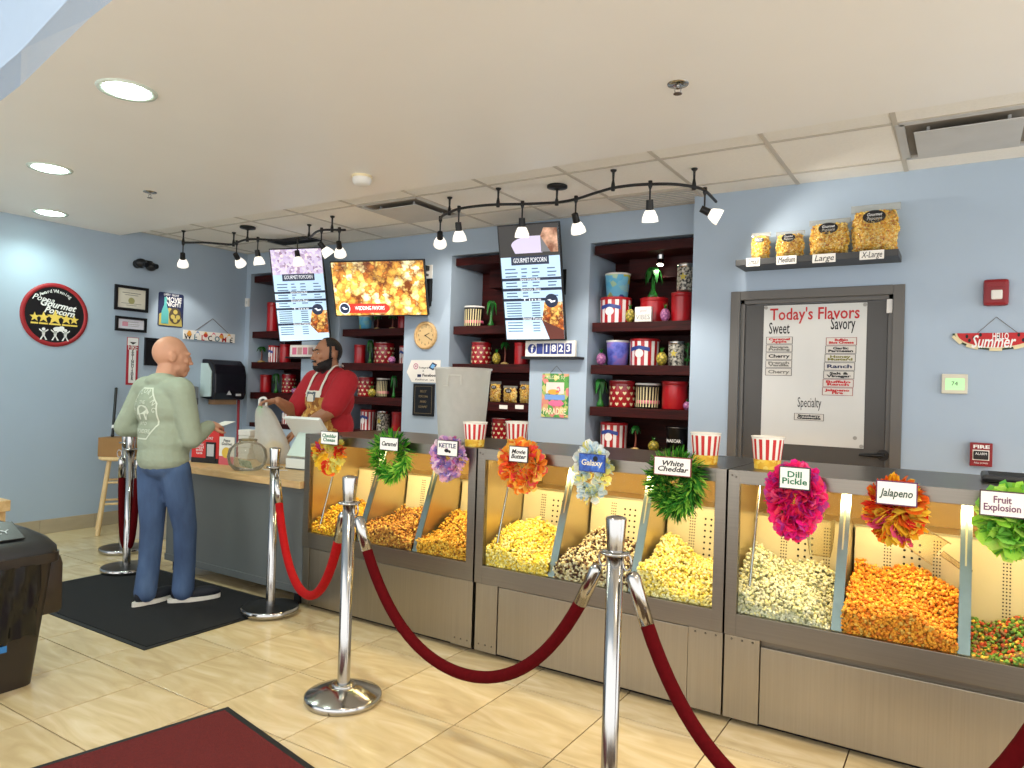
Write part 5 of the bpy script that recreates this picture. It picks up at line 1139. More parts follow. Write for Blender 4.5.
A = [  # kind, niche, shelf, left px, right px, height px, depth, raised, extra words
    ('striped', 3, 0, 600, 631, 26, 5.19, 0, ''), ('lemon', 3, 0, 604, 629, 24, 5.19, .207, ' atop a tin'), ('red', 3, 0, 640, 667, 25.5, 5.25, 0, ' in the middle'), ('tallpalm', 3, 0, 642, 662, 33, 5.25, .202, ' standing on a tin'), ('pine', 3, 0, 625, 634.5, 19, 5.07, 0, ''), ('pinep', 3, 0, 660, 670, 19, 5.09, 0, ''), ('red', 3, 0, 671, 692, 29.5, 5.17, 0, ' at the right end'), ('bw', 3, 0, 676, 693, 27, 5.17, .232, ' on top of a tin'),
    ('pinep', 3, 1, 596, 606, 17, 5.1, 0, ''), ('sunset', 3, 1, 606, 629, 25, 5.19, 0, ''), ('striped', 3, 1, 629.5, 659, 27, 5.21, 0, ''), ('pine', 3, 1, 656, 667, 19, 5.07, 0, ''), ('bw', 3, 1, 668, 684, 25, 5.19, 0, ''), ('leafy', 3, 1, 682, 692, 26, 5.09, 0, ''),
    ('tallpalm', 3, 2, 592, 607, 30, 5.12, 0, ''), ('heart', 3, 2, 609, 635, 27, 5.21, 0, ''), ('pinkband', 3, 2, 635.5, 660, 25, 5.21, 0, ''), ('red', 3, 2, 662, 687, 28, 5.19, 0, ''), ('pinep', 3, 2, 683, 691, 12, 5.07, 0, ''),
    ('striped', 3, 3, 600, 627, 26, 5.19, 0, ''), ('palm', 3, 3, 629, 641, 27, 5.12, 0, ''), ('pine', 3, 3, 648, 659, 16, 5.12, 0, ''), ('nascar', 3, 3, 666, 688, 26, 5.2, 0, ''),
    ('pinkband', 2, 0, 464, 484, 21, 5.17, 0, ''), ('tallpalm', 2, 0, 485, 497, 28, 5.12, 0, ''), ('heart', 2, 1, 471, 491, 22.5, 5.19, 0, ''), ('pine', 2, 1, 492, 500.5, 16, 5.07, 0, ''), ('palm', 2, 1, 499, 510, 25, 5.22, 0, ''), ('red', 2, 1, 514, 528, 22, 5.17, 0, ''),
    ('bag', 2, 2, 489, 501, 21, 5.12, 0, ' at the left'), ('bag', 2, 2, 502.5, 517.5, 17, 5.09, 0, ' in the middle'), ('bag', 2, 2, 519, 530, 22, 5.12, 0, ' at the right'), ('heart', 2, 3, 491, 511, 22, 5.19, 0, ''), ('red', 2, 3, 516, 529, 20, 5.25, 0, ''),
    ('lemon', 1, 0, 359, 372, 14, 5.19, 0, ''), ('palm', 1, 0, 373, 382, 16, 5.12, 0, ' at left'), ('palm', 1, 0, 388, 397, 16, 5.12, 0, ' at right'), ('red', 1, 0, 398, 408, 15, 5.22, 0, ''),
    ('red', 1, 1, 354, 365, 18.5, 5.17, 0, ''), ('tallpalm', 1, 1, 366, 373.5, 25, 5.12, 0, ''), ('heart', 1, 1, 374, 394, 21, 5.21, 0, ''), ('pinep', 1, 1, 388, 395.5, 9.5, 5.07, 0, ''), ('striped', 1, 1, 399, 408, 18, 5.22, 0, ''),
    ('heart', 1, 2, 357.5, 374, 19.5, 5.21, 0, ''), ('pine', 1, 2, 367.5, 375.5, 12, 5.07, 0, ''), ('pinkband', 1, 2, 376, 389, 19, 5.19, 0, ''), ('tallpalm', 1, 2, 389.5, 397, 24, 5.12, 0, ''),
    ('striped', 1, 3, 359.5, 374.5, 20, 5.19, 0, ''), ('bw', 1, 3, 376, 389, 20, 5.19, 0, ''), ('red', 1, 3, 391, 403, 20, 5.19, 0, ''),
    ('red', 0, 0, 267, 278, 30, 5.19, 0, ''), ('palm', 0, 1, 255.5, 265.5, 17, 5.12, 0, ''), ('striped', 0, 1, 268, 279, 17, 5.17, 0, ''), ('red', 0, 1, 279.5, 290.5, 18.5, 5.19, 0, ''), ('red', 0, 2, 259.5, 270.5, 17.5, 5.17, 0, ''), ('tallpalm', 0, 2, 271.5, 279.5, 21, 5.12, 0, ''), ('heart', 0, 2, 281.5, 295, 19, 5.21, 0, ''), ('pinep', 0, 2, 291, 296.5, 8, 5.07, 0, ''),
    ('striped', 0, 3, 281, 293, 19, 5.17, 0, '')]
for a in A: item(*a)
c = onY(643.5, 313, 5.07)
t = thing('vibes_block', 'white wooden block reading vibes among the tins next to the door', 'sign', FR((c.x, 5.06, SHZ[0]+.0004)))
obj('block', MB().box(-.065, .065, 0, .115, -.03, 0, bev=.003), M_paper, t); text('VIBES', .05, 0, .035, .0006, mat('grey_letters', (150, 150, 150)), t, width=.11); text('good', .025, 0, .085, .0006, mat('pink_letters', (226, 140, 160)), t, shear=.3)
# small ledge with a pink and white sign right of the first niche
p1 = onY(289, 357, YB-.05); p2 = onY(316, 357.5, YB-.05)
ledge = obj('ledge', MB().box(p1.x, p2.x, YB-.1, YB-.0008, p1.z-.016, p1.z, bev=.002), M_blackp); tag(ledge, 'thin black ledge behind the cashier with a pink and white sign', 'shelf')
t = thing('pink_sign', 'small white and pink number sign on the ledge left of the cashier', 'sign', FR(((p1.x+p2.x)/2, YB-.05, p1.z+.0005)))
hw = (p2.x-p1.x)/2-.01; obj('box', MB().box(-hw, hw, 0, .12, -.03, 0, bev=.003), M_paper, t)
for i in range(4): obj('digit_tile', MB().box(-hw*.8+i*hw*.42, -hw*.8+i*hw*.42+hw*.34, .025, .095, .0003, .003), mat('pink_tile_%d' % (i % 2), ((226, 120, 150), (196, 160, 150))[i % 2], .5), t)

# ------------------------------------------------------------------ shelf with four bags above the door
X0_ = onY(745, 269.7, YD).x; Yf = onX(735.3, 266, X0_).y; zb_ = onY(735.3, 266, Yf).z; zt_ = onY(734.4, 260, Yf).z; X1_ = onY(898.5, 256, Yf).x
sh = obj('shelf', MB().box(X0_, X1_, Yf, YD-.0008, zb_, zt_, bev=.002), mat('charcoal_shelf', (62, 62, 62), .5)); tag(sh, 'dark grey floating shelf above the door holding four popcorn bags', 'shelf')
ym = (Yf+YD)/2; BG = [('smallest', 750.5, 769, 29), ('second smallest', 775.5, 803, 28.5), ('second largest', 809.5, 847.5, 38), ('largest', 852, 896, 50)]
for k, (nm, p0, p1, hp) in enumerate(BG):
    c = onY((p0+p1)/2, 255, ym-.02); dep = (c-CC).dot(CF); w = (p1-p0)*dep/FPX*.94; h = hp*dep/FPX
    t = thing('popcorn_bag', 'clear zip bag of popcorn, %s of four above the door' % nm, 'bag', (c.x, ym, zt_+.0005), 'size sample popcorn bags'); popbag(t, w, h, min(.135, w*.8), [300, 420, 700, 1100][k], .0085)
    a, b = [(746.5, 760), (776.5, 796.5), (812.5, 835.5), (859.5, 884)][k]; ca = onY(a, 259, Yf); cb = onY(b, 259, Yf); cz = onY((a+b)/2, [262.2, 260, 258.2, 254.8][k], Yf).z
    cd = obj('size_card', MB().box(ca.x, cb.x, Yf-.003, Yf-.0005, cz-.026, cz+.026), M_paper, sh)
    text(['Small', 'Medium', 'Large', 'X-Large'][k], .05, 0, 0, 0, M_textk, cd, width=(cb.x-ca.x)*.84, shear=.25).data.transform(Matrix(((1, 0, 0, (ca.x+cb.x)/2), (0, 0, -1, Yf-.0035), (0, 1, 0, cz), (0, 0, 0, 1))))
# ------------------------------------------------------------------ mats
M_bmat = mat('black_carpet', (24, 24, 25), .95, var=.25, scale=160, bump=.6, bscale=300); M_rub = mat('black_rubber', (22, 21, 20), .6); M_rmat = mat('red_carpet', (98, 19, 16), .95, var=.22, scale=150, bump=.6, bscale=300)
t = thing('black_mat', 'black carpet mat under the bald man in front of the counter', 'mat', (-4.16, 2.52, 0))
obj('pile', MB().box(-.745, .745, -.435, .435, .0035, .009, bev=.001), M_bmat, t); obj('rubber_border', MB().box(-.77, .77, -.46, .46, .0003, .005, bev=.0015), M_rub, t)
t = thing('red_mat', 'dark red carpet mat with black border in the near left foreground', 'mat', Matrix.Translation((-2.527, 1.904, 0)) @ RZ(-.19))
m = MB().box(.028, 1.45, -1.85, -.028, .004, .010, bev=.001); obj('pile', m, M_rmat, t)
m = MB(); pts = []
for k in range(25): pts.append((.012*math.sin(k*.9)*(k > 9 and k < 15), -1.88+1.88*k/24))
obj('rubber_border', MB().prism([(1.48, -1.88)]+[(1.48, 0)]+[(p[0], p[1]) for p in reversed(pts)], .0003, .0055), M_rub, t)

# ------------------------------------------------------------------ stanchions and ropes
M_bdisc = mat('dark_base', (44, 43, 42), .3, .6)
ON_MAT = ('chrome stanchion with a black disc base beside the black mat', 'chrome stanchion standing just left of the bald man')
def stanchion(label, x, y, dome):
    t = thing('stanchion', label, 'stanchion', (x, y, .0092 if label in ON_MAT else 0), 'chrome rope posts')
    if dome: obj('base', MB().lathe([(0, .001), (.158, .001), (.162, .006), (.162, .026), (.154, .032), (.07, .062), (.05, .064), (.0, .064)], 48), M_chrome, t); obj('collar', MB().lathe([(.05, .064), (.05, .07), (.04, .074), (.028, .074)], 28), M_chrome, t)
    else: obj('base', MB().lathe([(0, .001), (.158, .001), (.162, .006), (.162, .03), (.156, .034)], 48), M_chrome, t); obj('cover', MB().lathe([(.1559, .034), (.06, .044), (.03, .046), (0, .046)], 48), M_bdisc, t)
    obj('pole', MB().lathe([(.0265, .045 if not dome else .064), (.0265, .865), (.0, .865)], 24), M_chrome, t)
    obj('cap', MB().lathe([(.0265, .845), (.0275, .86), (.0335, .945), (.032, .949), (.016, .954), (0, .956)], 24), M_chrome, t)
    obj('ring', MB().lathe([(.0266, .832), (.046, .834), (.048, .838), (.046, .842), (.0266, .844)], 28), M_chrome, t)
    return t
PA, PB, PC, PD, PE, PF = (-2.206, 2.233), (-3.384, 2.814), (-4.872, 2.812), (-5.484, 3.126), (-.918, 2.10), (.27, 1.95)
stanchion('chrome stanchion with a chrome domed base in front of the left popcorn case', *PA, True); stanchion('chrome stanchion with a black disc base beside the black mat', *PB, False)
stanchion('chrome stanchion standing just left of the bald man', *PC, False); stanchion('chrome stanchion partly hidden behind the one left of the bald man', *PD, False)
stanchion('nearest chrome stanchion in front of the middle popcorn case', *PE, True); stanchion('chrome stanchion carrying the rope at the right edge', *PF, True)
M_rope = mat('red_velvet', (80, 5, 9), .9, var=.15, scale=60, spec=.1); M_rope2 = mat('bright_red_velvet', (160, 20, 22), .85, var=.12, scale=60, spec=.12)
def rope(label, a, b, sag, mt, kk=4.6):
    A_ = Vector((a[0], a[1], .79)); B_ = Vector((b[0], b[1], .79)); d = (B_-A_); d.z = 0; d.normalize(); A_ += d*.06; B_ -= d*.06
    t = thing('velvet_rope', label, 'rope', (a[0], a[1], 0), 'red velvet barrier ropes'); o = Vector((a[0], a[1], 0))
    pts = []
    L_ = (B_-A_).length
    for i in range(41):
        u = i/40; s = 2*u-1; z = -(1-(math.cosh(kk*.5*s)-1)/(math.cosh(kk*.5)-1))*sag; pts.append(A_+(B_-A_)*u+Vector((0, 0, z)))
    # straight chrome ends hang from the hooks
    n0 = next(i for i, p in enumerate(pts) if (p-pts[0]).length > .085); n1 = 40-n0
    obj('cord', rel(MB().tube(pts[n0:n1+1], .0215, 14), o), mt, t)
    for e, nn, pp in ((0, n0, A_-d*.017), (40, n1, B_+d*.017)):
        p0 = pts[e]; p1 = pts[nn]; dr_ = (p1-p0).normalized()
        f = obj('end_fitting', rel(MB().lathe([(0, 0), (.009, .001), (.018, .008), (.0225, .02), (.0225, (p1-p0).length+.012), (.0, (p1-p0).length+.012)], 18, M=Matrix.Translation(p0) @ dr_.to_track_quat('Z', 'Y').to_matrix().to_4x4()), o), M_chrome, t)
        ctr = Vector((pp.x, pp.y, .815)); sd = Vector((-d.y, d.x, 0))
        obj('hook', rel(MB().tube([ctr+d*(.016*math.cos(v*PI/5))*(1)+Vector((0, 0, .026*math.sin(v*PI/5))) for v in range(10)], .0035, 6, closed=True), o), M_chrome, f)
rope('bright red velvet rope hanging between the two posts beside the counter', PB, PA, .50, M_rope2)
rope('long dark red velvet rope before the left and middle popcorn cases', PA, PE, .50, M_rope)
rope('dark red velvet rope running from the nearest post out at the right', PE, PF, .56, M_rope)
_o = Vector((CR.x, CR.y, 0)).normalized()*.118; rope('dark red velvet rope hung doubled on the post left of the bald man', (PC[0]-_o.x, PC[1]-_o.y), (PC[0]+_o.x, PC[1]+_o.y), .62, M_rope, 9.)

# ------------------------------------------------------------------ trash bin
c = onZ(33, 684); t = thing('trash_bin', 'dark brown trash bin with a hinged black lid and bag at the left edge', 'bin', (c.x-.225, c.y-.275, 0)); W2, D2 = .235, .29
M_bin = mat('brown_plastic', (44, 36, 28), .45, var=.1); M_lid = mat('black_lid', (38, 39, 40), .35, var=.06)
def loft(mb, secs, mi=0):
    vs_ = []; n = 24
    for (z, a, b, r) in secs:
        for k in range(n):
            th = 2*PI*k/n; cx, sy = math.cos(th), math.sin(th); e = .2
            vs_.append((a*math.copysign(abs(cx)**e, cx), b*math.copysign(abs(sy)**e, sy), z))
    mb.add(vs_, [(j*n+i, j*n+(i+1) % n, (j+1)*n+(i+1) % n, (j+1)*n+i) for j in range(len(secs)-1) for i in range(n)], mi, True)
    mb.add(vs_[:n], [tuple(range(n-1, -1, -1))], mi); mb.add(vs_[-n:], [tuple(range(n))], mi); return mb
obj('body', loft(MB(), [(.001, W2*.98, D2*.98, 0), (.56, W2*1.22, D2*1.16, 0)]), M_bin, t)
obj('rim', loft(MB(), [(.535, W2*1.3, D2*1.22, 0), (.575, W2*1.3, D2*1.22, 0)]), M_bin, t)
obj('lid_hood', loft(MB(), [(.575, W2*1.28, D2*1.2, 0), (.60, W2*1.27, D2*1.19, 0), (.635, W2*1.14, D2*1.1, 0), (.672, W2*.86, D2*.9, 0), (.695, W2*.45, D2*.6, 0)]), M_lid, t)
fl_ = obj('flap', MB().box(-D2*.72, D2*.72, -.07, .07, 0, .006, bev=.003, M=TR(.198, 0, .6735) @ FR((0, 0, 0), (0, 1, 0), (-.86, 0, .36))), M_lid, t)
text('THANK YOU', .04, 0, .035, .0085, mat('lid_print', (200, 204, 204)), fl_, width=.3).data.transform(TR(.198, 0, .6735) @ FR((0, 0, 0), (0, 1, 0), (-.86, 0, .36)))
text('TRASH ONLY', .04, 0, -.012, .0085, mat('lid_print', (200, 204, 204)), fl_, width=.34).data.transform(TR(.198, 0, .6735) @ FR((0, 0, 0), (0, 1, 0), (-.86, 0, .36)))
M_bagb = mat('black_film', (12, 12, 14), .22, var=.2, scale=30)
m = MB(); n = 26; rows = 7; vs_ = []
for j in range(rows):
    z = .54-.33*j/(rows-1)
    for i in range(n+1):
        u = i/n; yy = -.24+.5*u; bulge = .012+.03*math.sin(PI*u)*(.4+j/rows)+.010*math.sin(u*37+j*1.3)+.006*math.sin(u*61)
        vs_.append((W2*(1.2-.22*(.56-z)/.56)+bulge+.01, yy, z+.03*math.sin(u*9)*(j > 3)))
m.add(vs_, [(j*(n+1)+i, j*(n+1)+i+1, (j+1)*(n+1)+i+1, (j+1)*(n+1)+i) for j in range(rows-1) for i in range(n)], 0, True); obj('bin_bag', m, M_bagb, t)
m = loft(MB(), [(.285, .055, .04, 0), (.30, .062, .05, 0), (.50, .06, .05, 0), (.535, .045, .035, 0)]); m.v = [(p[0]+.15, p[1]+D2*1.16+.012+.006*math.sin(p[2]*60), p[2]) for p in m.v]; obj('bag_bulge', m, mat('brown_film', (48, 38, 30), .3, var=.2, scale=20), t)
obj('bag_tie', MB().box(W2*1.1+.05, W2*1.1+.056, .06, .13, .20, .225), mat('blue_tag', (40, 110, 170), .5), t)

# ------------------------------------------------------------------ left side furniture
sx, sy = -6.22, 3.50; t = thing('bar_stool', 'tall pine bar stool with a cardboard box on it by the left wall', 'stool', (sx, sy, 0)); hs = .655
obj('seat', MB().lathe([(0, hs-.03), (.15, hs-.03), (.165, hs-.02), (.165, hs-.006), (.155, hs), (0, hs)], 28), M_pine, t)
for a in (.3, .3+PI/2, .3+PI, .3+1.5*PI): obj('leg', MB().cyl((.215*math.cos(a), .215*math.sin(a), 0), (.115*math.cos(a), .115*math.sin(a), hs-.03), .019, .017, 10), M_pine, t)
for k in range(4):
    a, b = .3+k*PI/2, .3+(k+1)*PI/2
    for z in (.2+.06*(k % 2), .40+.04*(k % 2)):
        q = .215-.1*z/hs; obj('rung', MB().cyl((q*math.cos(a), q*math.sin(a), z), (q*math.cos(b), q*math.sin(b), z), .010, n=8), M_pine, t)
t = thing('cardboard_box', 'closed brown cardboard box standing on the bar stool', 'box', Matrix.Translation((sx, sy, hs+.0005)) @ RZ(.55)); M_card = mat('cardboard', (150, 112, 68), .8, var=.06)
obj('box', MB().box(-.14, .14, -.10, .10, 0, .16, bev=.003), M_card, t)
for s in (-1, 1): obj('flap', MB().box(-.139, .139, s*.0505-.049, s*.0505+.049, .1602, .164), M_card, t)
bz = hs+.168; b0 = Vector((sx-.06, sy-.04, bz)); b1 = Vector((XL+.025, sy+.12, bz+.42))
t = thing('duster', 'black duster handle with a white band standing on the cardboard box', 'duster', b0); dv_ = b1-b0
obj('handle', MB().tube([Vector((0, 0, .001)), dv_], .012, 8), M_blackp, t); obj('band', MB().cyl(dv_*.16, dv_*.22, .0135, n=10), M_white, t); obj('tip', MB().ell((0, 0, .012), (.015, .015, .012), 10, 6), M_blackp, t)
a = onX(239, 385, XL+.10); t = thing('red_broom', 'red broom handle with a black grip leaning in the back left corner', 'broom', (XL+.12, a.y, 0)); ob = (XL+.12, a.y, 0)
obj('handle', rel(MB().tube([(XL+.12, a.y, .1), (XL+.10, a.y, a.z-.1)], .014, 8), ob), mat('red_pole', (150, 30, 44), .4), t); obj('grip', rel(MB().tube([(XL+.10, a.y, a.z-.1), (XL+.09, a.y+.005, a.z)], .018, 10), ob), M_blackp, t)
obj('bristles', rel(MB().box(XL+.03, XL+.21, a.y-.03, a.y+.03, 0, .12, bev=.01), ob), mat('bristle', (60, 60, 64), .9, bump=.5), t)
c = onZ(139, 541); t = thing('white_bin', 'white plastic bin with a lid behind the bald man', 'bin', (c.x-.02, c.y+.16, 0))
obj('tub', loft(MB(), [(.001, .13, .13, 0), (.42, .16, .16, 0)]), mat('beige_plastic', (196, 190, 176), .5), t); obj('lid', loft(MB(), [(.42, .17, .17, 0), (.45, .17, .17, 0), (.47, .14, .14, 0)]), M_white, t)
c = onZ(11, 500, .60); t = thing('wood_bench', 'end of a light wooden bench at the left edge behind the bin', 'bench', (c.x-.35, c.y-.15, 0))
obj('seat', MB().box(-.35, .35, -.15, .15, .535, .60, bev=.004), M_wood, t)
for x in (-.3, .3):
    for y in (-.11, .11): obj('leg', MB().box(x-.025, x+.025, y-.025, y+.025, 0, .535), M_wood, t)

# ------------------------------------------------------------------ things on the counter
def cpos(x, y): return onZ(x, y, ZCT)
c = cpos(206, 463); t = thing('red_card_stand', 'red upright promotional stand with a black phone picture on the counter', 'sign', FR((c.x, c.y, ZCT+.0004), (1, .25, 0))); 
obj('panel', MB().box(-.13, .105, 0, .255, -.05, 0, bev=.003), mat('promo_red', (206, 40, 36), .45), t); obj('foot_band', MB().box(-.13, .105, .0, .035, .0003, .002), M_textk, t)
p = obj('phone', MB().box(.0, .082, .015, .15, .0021, .008, bev=.002), M_textk, t); obj('phone_screen', MB().box(.012, .07, .05, .135, .0081, .009), mat('phone_grey', (190, 190, 190), .3), p)
for i, (y, w_) in enumerate(((.225, .06), (.175, .13), (.13, .07), (.11, .07), (.09, .06), (.07, .05))): text(['TIP', 'SCAN & PAY', 'order', 'ahead', 'with', 'us'][i], .03, -.06+.05*(i < 2), y, .0006, M_textw, t, width=w_)
c = cpos(226, 465); t = thing('card_stand', 'small white and pink card with a yellow popcorn picture on the counter', 'sign', FR((c.x, c.y, ZCT+.0004), (1, .2, 0)))
obj('card', MB().box(-.065, .065, 0, .195, -.006, 0), M_paper, t); obj('pink_panel', MB().box(-.065, .065, 0, .06, .0003, .001), mat('rose_print', (206, 90, 100), .5), t); obj('picture', MB().disc(0, .085, .0025, .038, n=20, t=.001), mat('yellow_print', (226, 186, 70), .5), t); text('Poppa\nGourmet', .03, 0, .158, .0008, M_textk, t, width=.09, shear=.25); obj('easel', MB().box(-.02, .02, 0, .1, -.05, -.006), M_paper, t)
c = cpos(243, 459); t = thing('napkin_box', 'white paper napkin stack behind the clear tip jar', 'napkins', (c.x, c.y+.05, ZCT+.0004))
for i in range(5): obj('napkin', MB().box(-.065, .065, -.05, .05, .044*i, .044*i+.042, bev=.004, M=RZ(.06*((i*7) % 5-2))), M_paper, t)
c = cpos(247, 470); t = thing('tip_jar', 'round clear plastic tip jar lying on the counter with a green banknote inside', 'jar', Matrix.Translation((c.x, c.y, ZCT+.0004)))
obj('jar', MB().lathe([(0, .002), (.085, .003), (.118, .04), (.128, .09), (.118, .14), (.08, .175), (.055, .185), (.058, .2), (.05, .2)], 28), mat_glass('jar_plastic', (244, 244, 240), .14, .14), t)
obj('rim', MB().tube([(.057*math.cos(2*PI*i/24), .057*math.sin(2*PI*i/24), .2) for i in range(24)], .005, 6, closed=True), M_clear, t)
obj('banknote', MB().box(-.06, .06, -.002, .002, -.026, .026, M=TR(.02, -.03, .045) @ RX(.4) @ RY(.1)), mat_ramp('banknote', 'noise', 60, [(.4, (120, 146, 116)), (.6, (196, 206, 180))], .7), t)
c = cpos(297, 470); t = thing('register', 'white tablet register on a slanted stand at the right end of the counter', 'register', FR((c.x, c.y, ZCT+.0004), (1, .12, 0)) @ RX(-PI/2)); 
# local frame here: x right, y towards the cashier, z up
M_wgl = mat('white_gloss', (228, 230, 226), .25, var=.01)
obj('base', MB().box(-.10, .10, -.005, .16, 0, .075, bev=.008), M_wgl, t); obj('base_line', MB().box(-.101, .101, -.006, .161, .004, .010), M_dark, t)
obj('stand', MB().box(-.085, .085, 0, .24, 0, .014, bev=.004, M=TR(0, .0, .085) @ RX(.95)), mat('pale_mint_plastic', (196, 210, 200), .3), t)
tb = obj('tablet', MB().box(-.155, .155, -.10, .11, -.012, .012, bev=.006, M=TR(.01, .09, .27) @ RX(PI-.85)), M_wgl, t); obj('screen', MB().box(-.14, .14, -.09, .1, -.0135, -.0122, M=TR(.01, .09, .27) @ RX(PI-.85)), mat('dark_screen', (30, 34, 40), .15), tb)
c = cpos(277, 470); t = obj('charging_cable', rel(MB().tube(catm([(c.x-.12, c.y-.02, ZCT+.004), (c.x-.05, c.y-.06, ZCT+.004), (c.x+.03, c.y-.03, ZCT+.004), (c.x+.08, c.y+.02, ZCT+.004)]), .003, 6), (c.x, c.y, ZCT)), M_white, loc=(c.x, c.y, ZCT)); tag(t, 'thin white cable on the worktop beside the tip jar', 'cable')
# ------------------------------------------------------------------ people
from mathutils.bvhtree import BVHTree
def cap_(mb, p0, p1, r0, r1, n=14):
    mb.cyl(p0, p1, r0, r1, n, caps=False); mb.ell(p0, (r0,)*3, n, 8); mb.ell(p1, (r1,)*3, n, 8)
def chain(mb, pts, rs):
    for i in range(len(pts)-1): cap_(mb, pts[i], pts[i+1], rs[i], rs[i+1])
def remesh(mb, name, mt, voxel, smooth=4, parent=None):
    o = link(name, mb.mesh(name, [mt]))
    r = o.modifiers.new('r', 'REMESH'); r.mode = 'VOXEL'; r.voxel_size = voxel; r.use_smooth_shade = True
    s = o.modifiers.new('s', 'SMOOTH'); s.factor = .5; s.iterations = smooth
    bpy.context.view_layer.update(); me = bpy.data.meshes.new_from_object(o.evaluated_get(bpy.context.evaluated_depsgraph_get()))
    old = o.data; o.modifiers.clear(); o.data = me; me.name = name; bpy.data.meshes.remove(old)
    me.materials.clear(); me.materials.append(mt); me.polygons.foreach_set('use_smooth', [True]*len(me.polygons)); me.polygons.foreach_set('material_index', [0]*len(me.polygons))
    if parent is not None: o.parent = parent
    return o
def shell(src, cond, off, name, mt, parent, th=None):
    me = src.data; vs_ = {}; V = []; F = []
    for p in me.polygons:
        if cond(p.center):
            f = []
            for i in p.vertices:
                if i not in vs_: v = me.vertices[i]; vs_[i] = len(V); V.append(tuple(v.co+v.normal*off))
                f.append(vs_[i])
            F.append(f)
    m = bpy.data.meshes.new(name); m.from_pydata(V, [], F); m.materials.append(mt); m.polygons.foreach_set('use_smooth', [True]*len(F)); m.update(); o = link(name, m, parent)
    if th: s = o.modifiers.new('t', 'SOLIDIFY'); s.thickness = th; s.offset = -1.
    return o
def head(mb, H, s=1.):
    """head looking along local -y, origin at the head's centre"""
    def e(c, r, R=None): mb.ell(Vector((0, 0, 0)), (r[0]*s, r[1]*s, r[2]*s), 20, 14, M=H @ TR(c[0]*s, c[1]*s, c[2]*s) @ (R or Matrix.Identity(4)))
    e((0, .018, .026), (.078, .098, .096)); e((0, -.012, .0), (.071, .085, .09)); e((0, -.034, -.05), (.057, .062, .07)); e((0, -.06, -.092), (.036, .034, .03)); e((0, -.01, -.07), (.062, .06, .045))
    for q in (-1, 1):
        e((q*.078, .018, -.005), (.010, .022, .033), RX(.15)); e((q*.083, .024, .006), (.008, .018, .022)); e((q*.034, -.076, .024), (.026, .018, .011)); e((q*.042, -.066, -.02), (.02, .02, .018))
        e((q*.010, -.109, -.034), (.011, .012, .009))
    e((0, -.098, -.008), (.011, .014, .028), RX(-.3)); e((0, -.109, -.03), (.012, .014, .012)); e((0, -.094, -.064), (.024, .010, .007)); e((0, -.092, -.076), (.021, .010, .008))
def hand(mb, w, d, n, curl=.5, s=1., spread=.12, mirror=1):
    """palm and five fingers from the wrist w; d forward, n back of the hand"""
    d = Vector(d).normalized(); n = Vector(n); n = (n-d*n.dot(d)).normalized(); sd = d.cross(n)*mirror; w = Vector(w)
    for k, off in enumerate((-.028, -.010, .009, .027)):
        b = w+d*.03*s+sd*off*s*.8; kn = w+d*(.092-.004*abs(k-1.3))*s+sd*off*s; cap_(mb, b, kn, .0135*s, .0115*s, 10)
        L = (.068, .078, .073, .058)[k]*s; p = kn; a = 0.
        for q, f in enumerate((.45, .32, .23)):
            a += curl*(.55 if q == 0 else .75); v = (d*math.cos(a)-n*math.sin(a)+sd*off*spread*8*(1 if q == 0 else .3)).normalized(); nx = p+v*L*f; cap_(mb, p, nx, (.0098-.0009*q)*s, (.0092-.0011*q)*s, 10); p = nx
    b = w+d*.025*s-sd*.022*s; t1 = b+(d*.55-sd*.75-n*.25).normalized()*.045*s; t2 = t1+(d*.85-sd*.35-n*.35*curl).normalized()*.033*s; t3 = t2+(d*.95-n*.35*curl).normalized()*.025*s
    chain(mb, [b, t1, t2, t3], [.0145*s, .0122*s, .0105*s, .0085*s])
    cap_(mb, w, w+d*.04*s, .023*s, .021*s, 12)
M_skinA = mat('tanned_skin', (196, 142, 112), .5, var=.06, scale=14); M_skinB = mat('brown_skin', (166, 116, 86), .5, var=.06, scale=14)
M_sage = mat('sage_cotton', (150, 158, 136), .85, var=.06, scale=8, bump=.9, bscale=16); M_denim = mat_ramp('denim', 'noise', 5, [(.3, (46, 64, 94)), (.55, (66, 88, 122)), (.8, (92, 114, 146))], .85, bump=.4, stretch=(1.6, 1.6, .6))
M_shoe = mat('dark_shoe', (26, 28, 36), .7, var=.1); M_sole = mat('white_sole', (226, 220, 206), .5); M_redt = mat('red_tshirt', (168, 28, 38), .8, var=.06, scale=8, bump=.8, bscale=14)
M_hair = mat('black_hair', (22, 18, 17), .6, var=.2, scale=60, bump=.6, bscale=200); M_eyew = mat('eye_white', (196, 188, 180), .5); M_eyed = mat('eye_dark', (30, 20, 16), .5); M_pants = mat('dark_trousers', (34, 34, 38), .8)

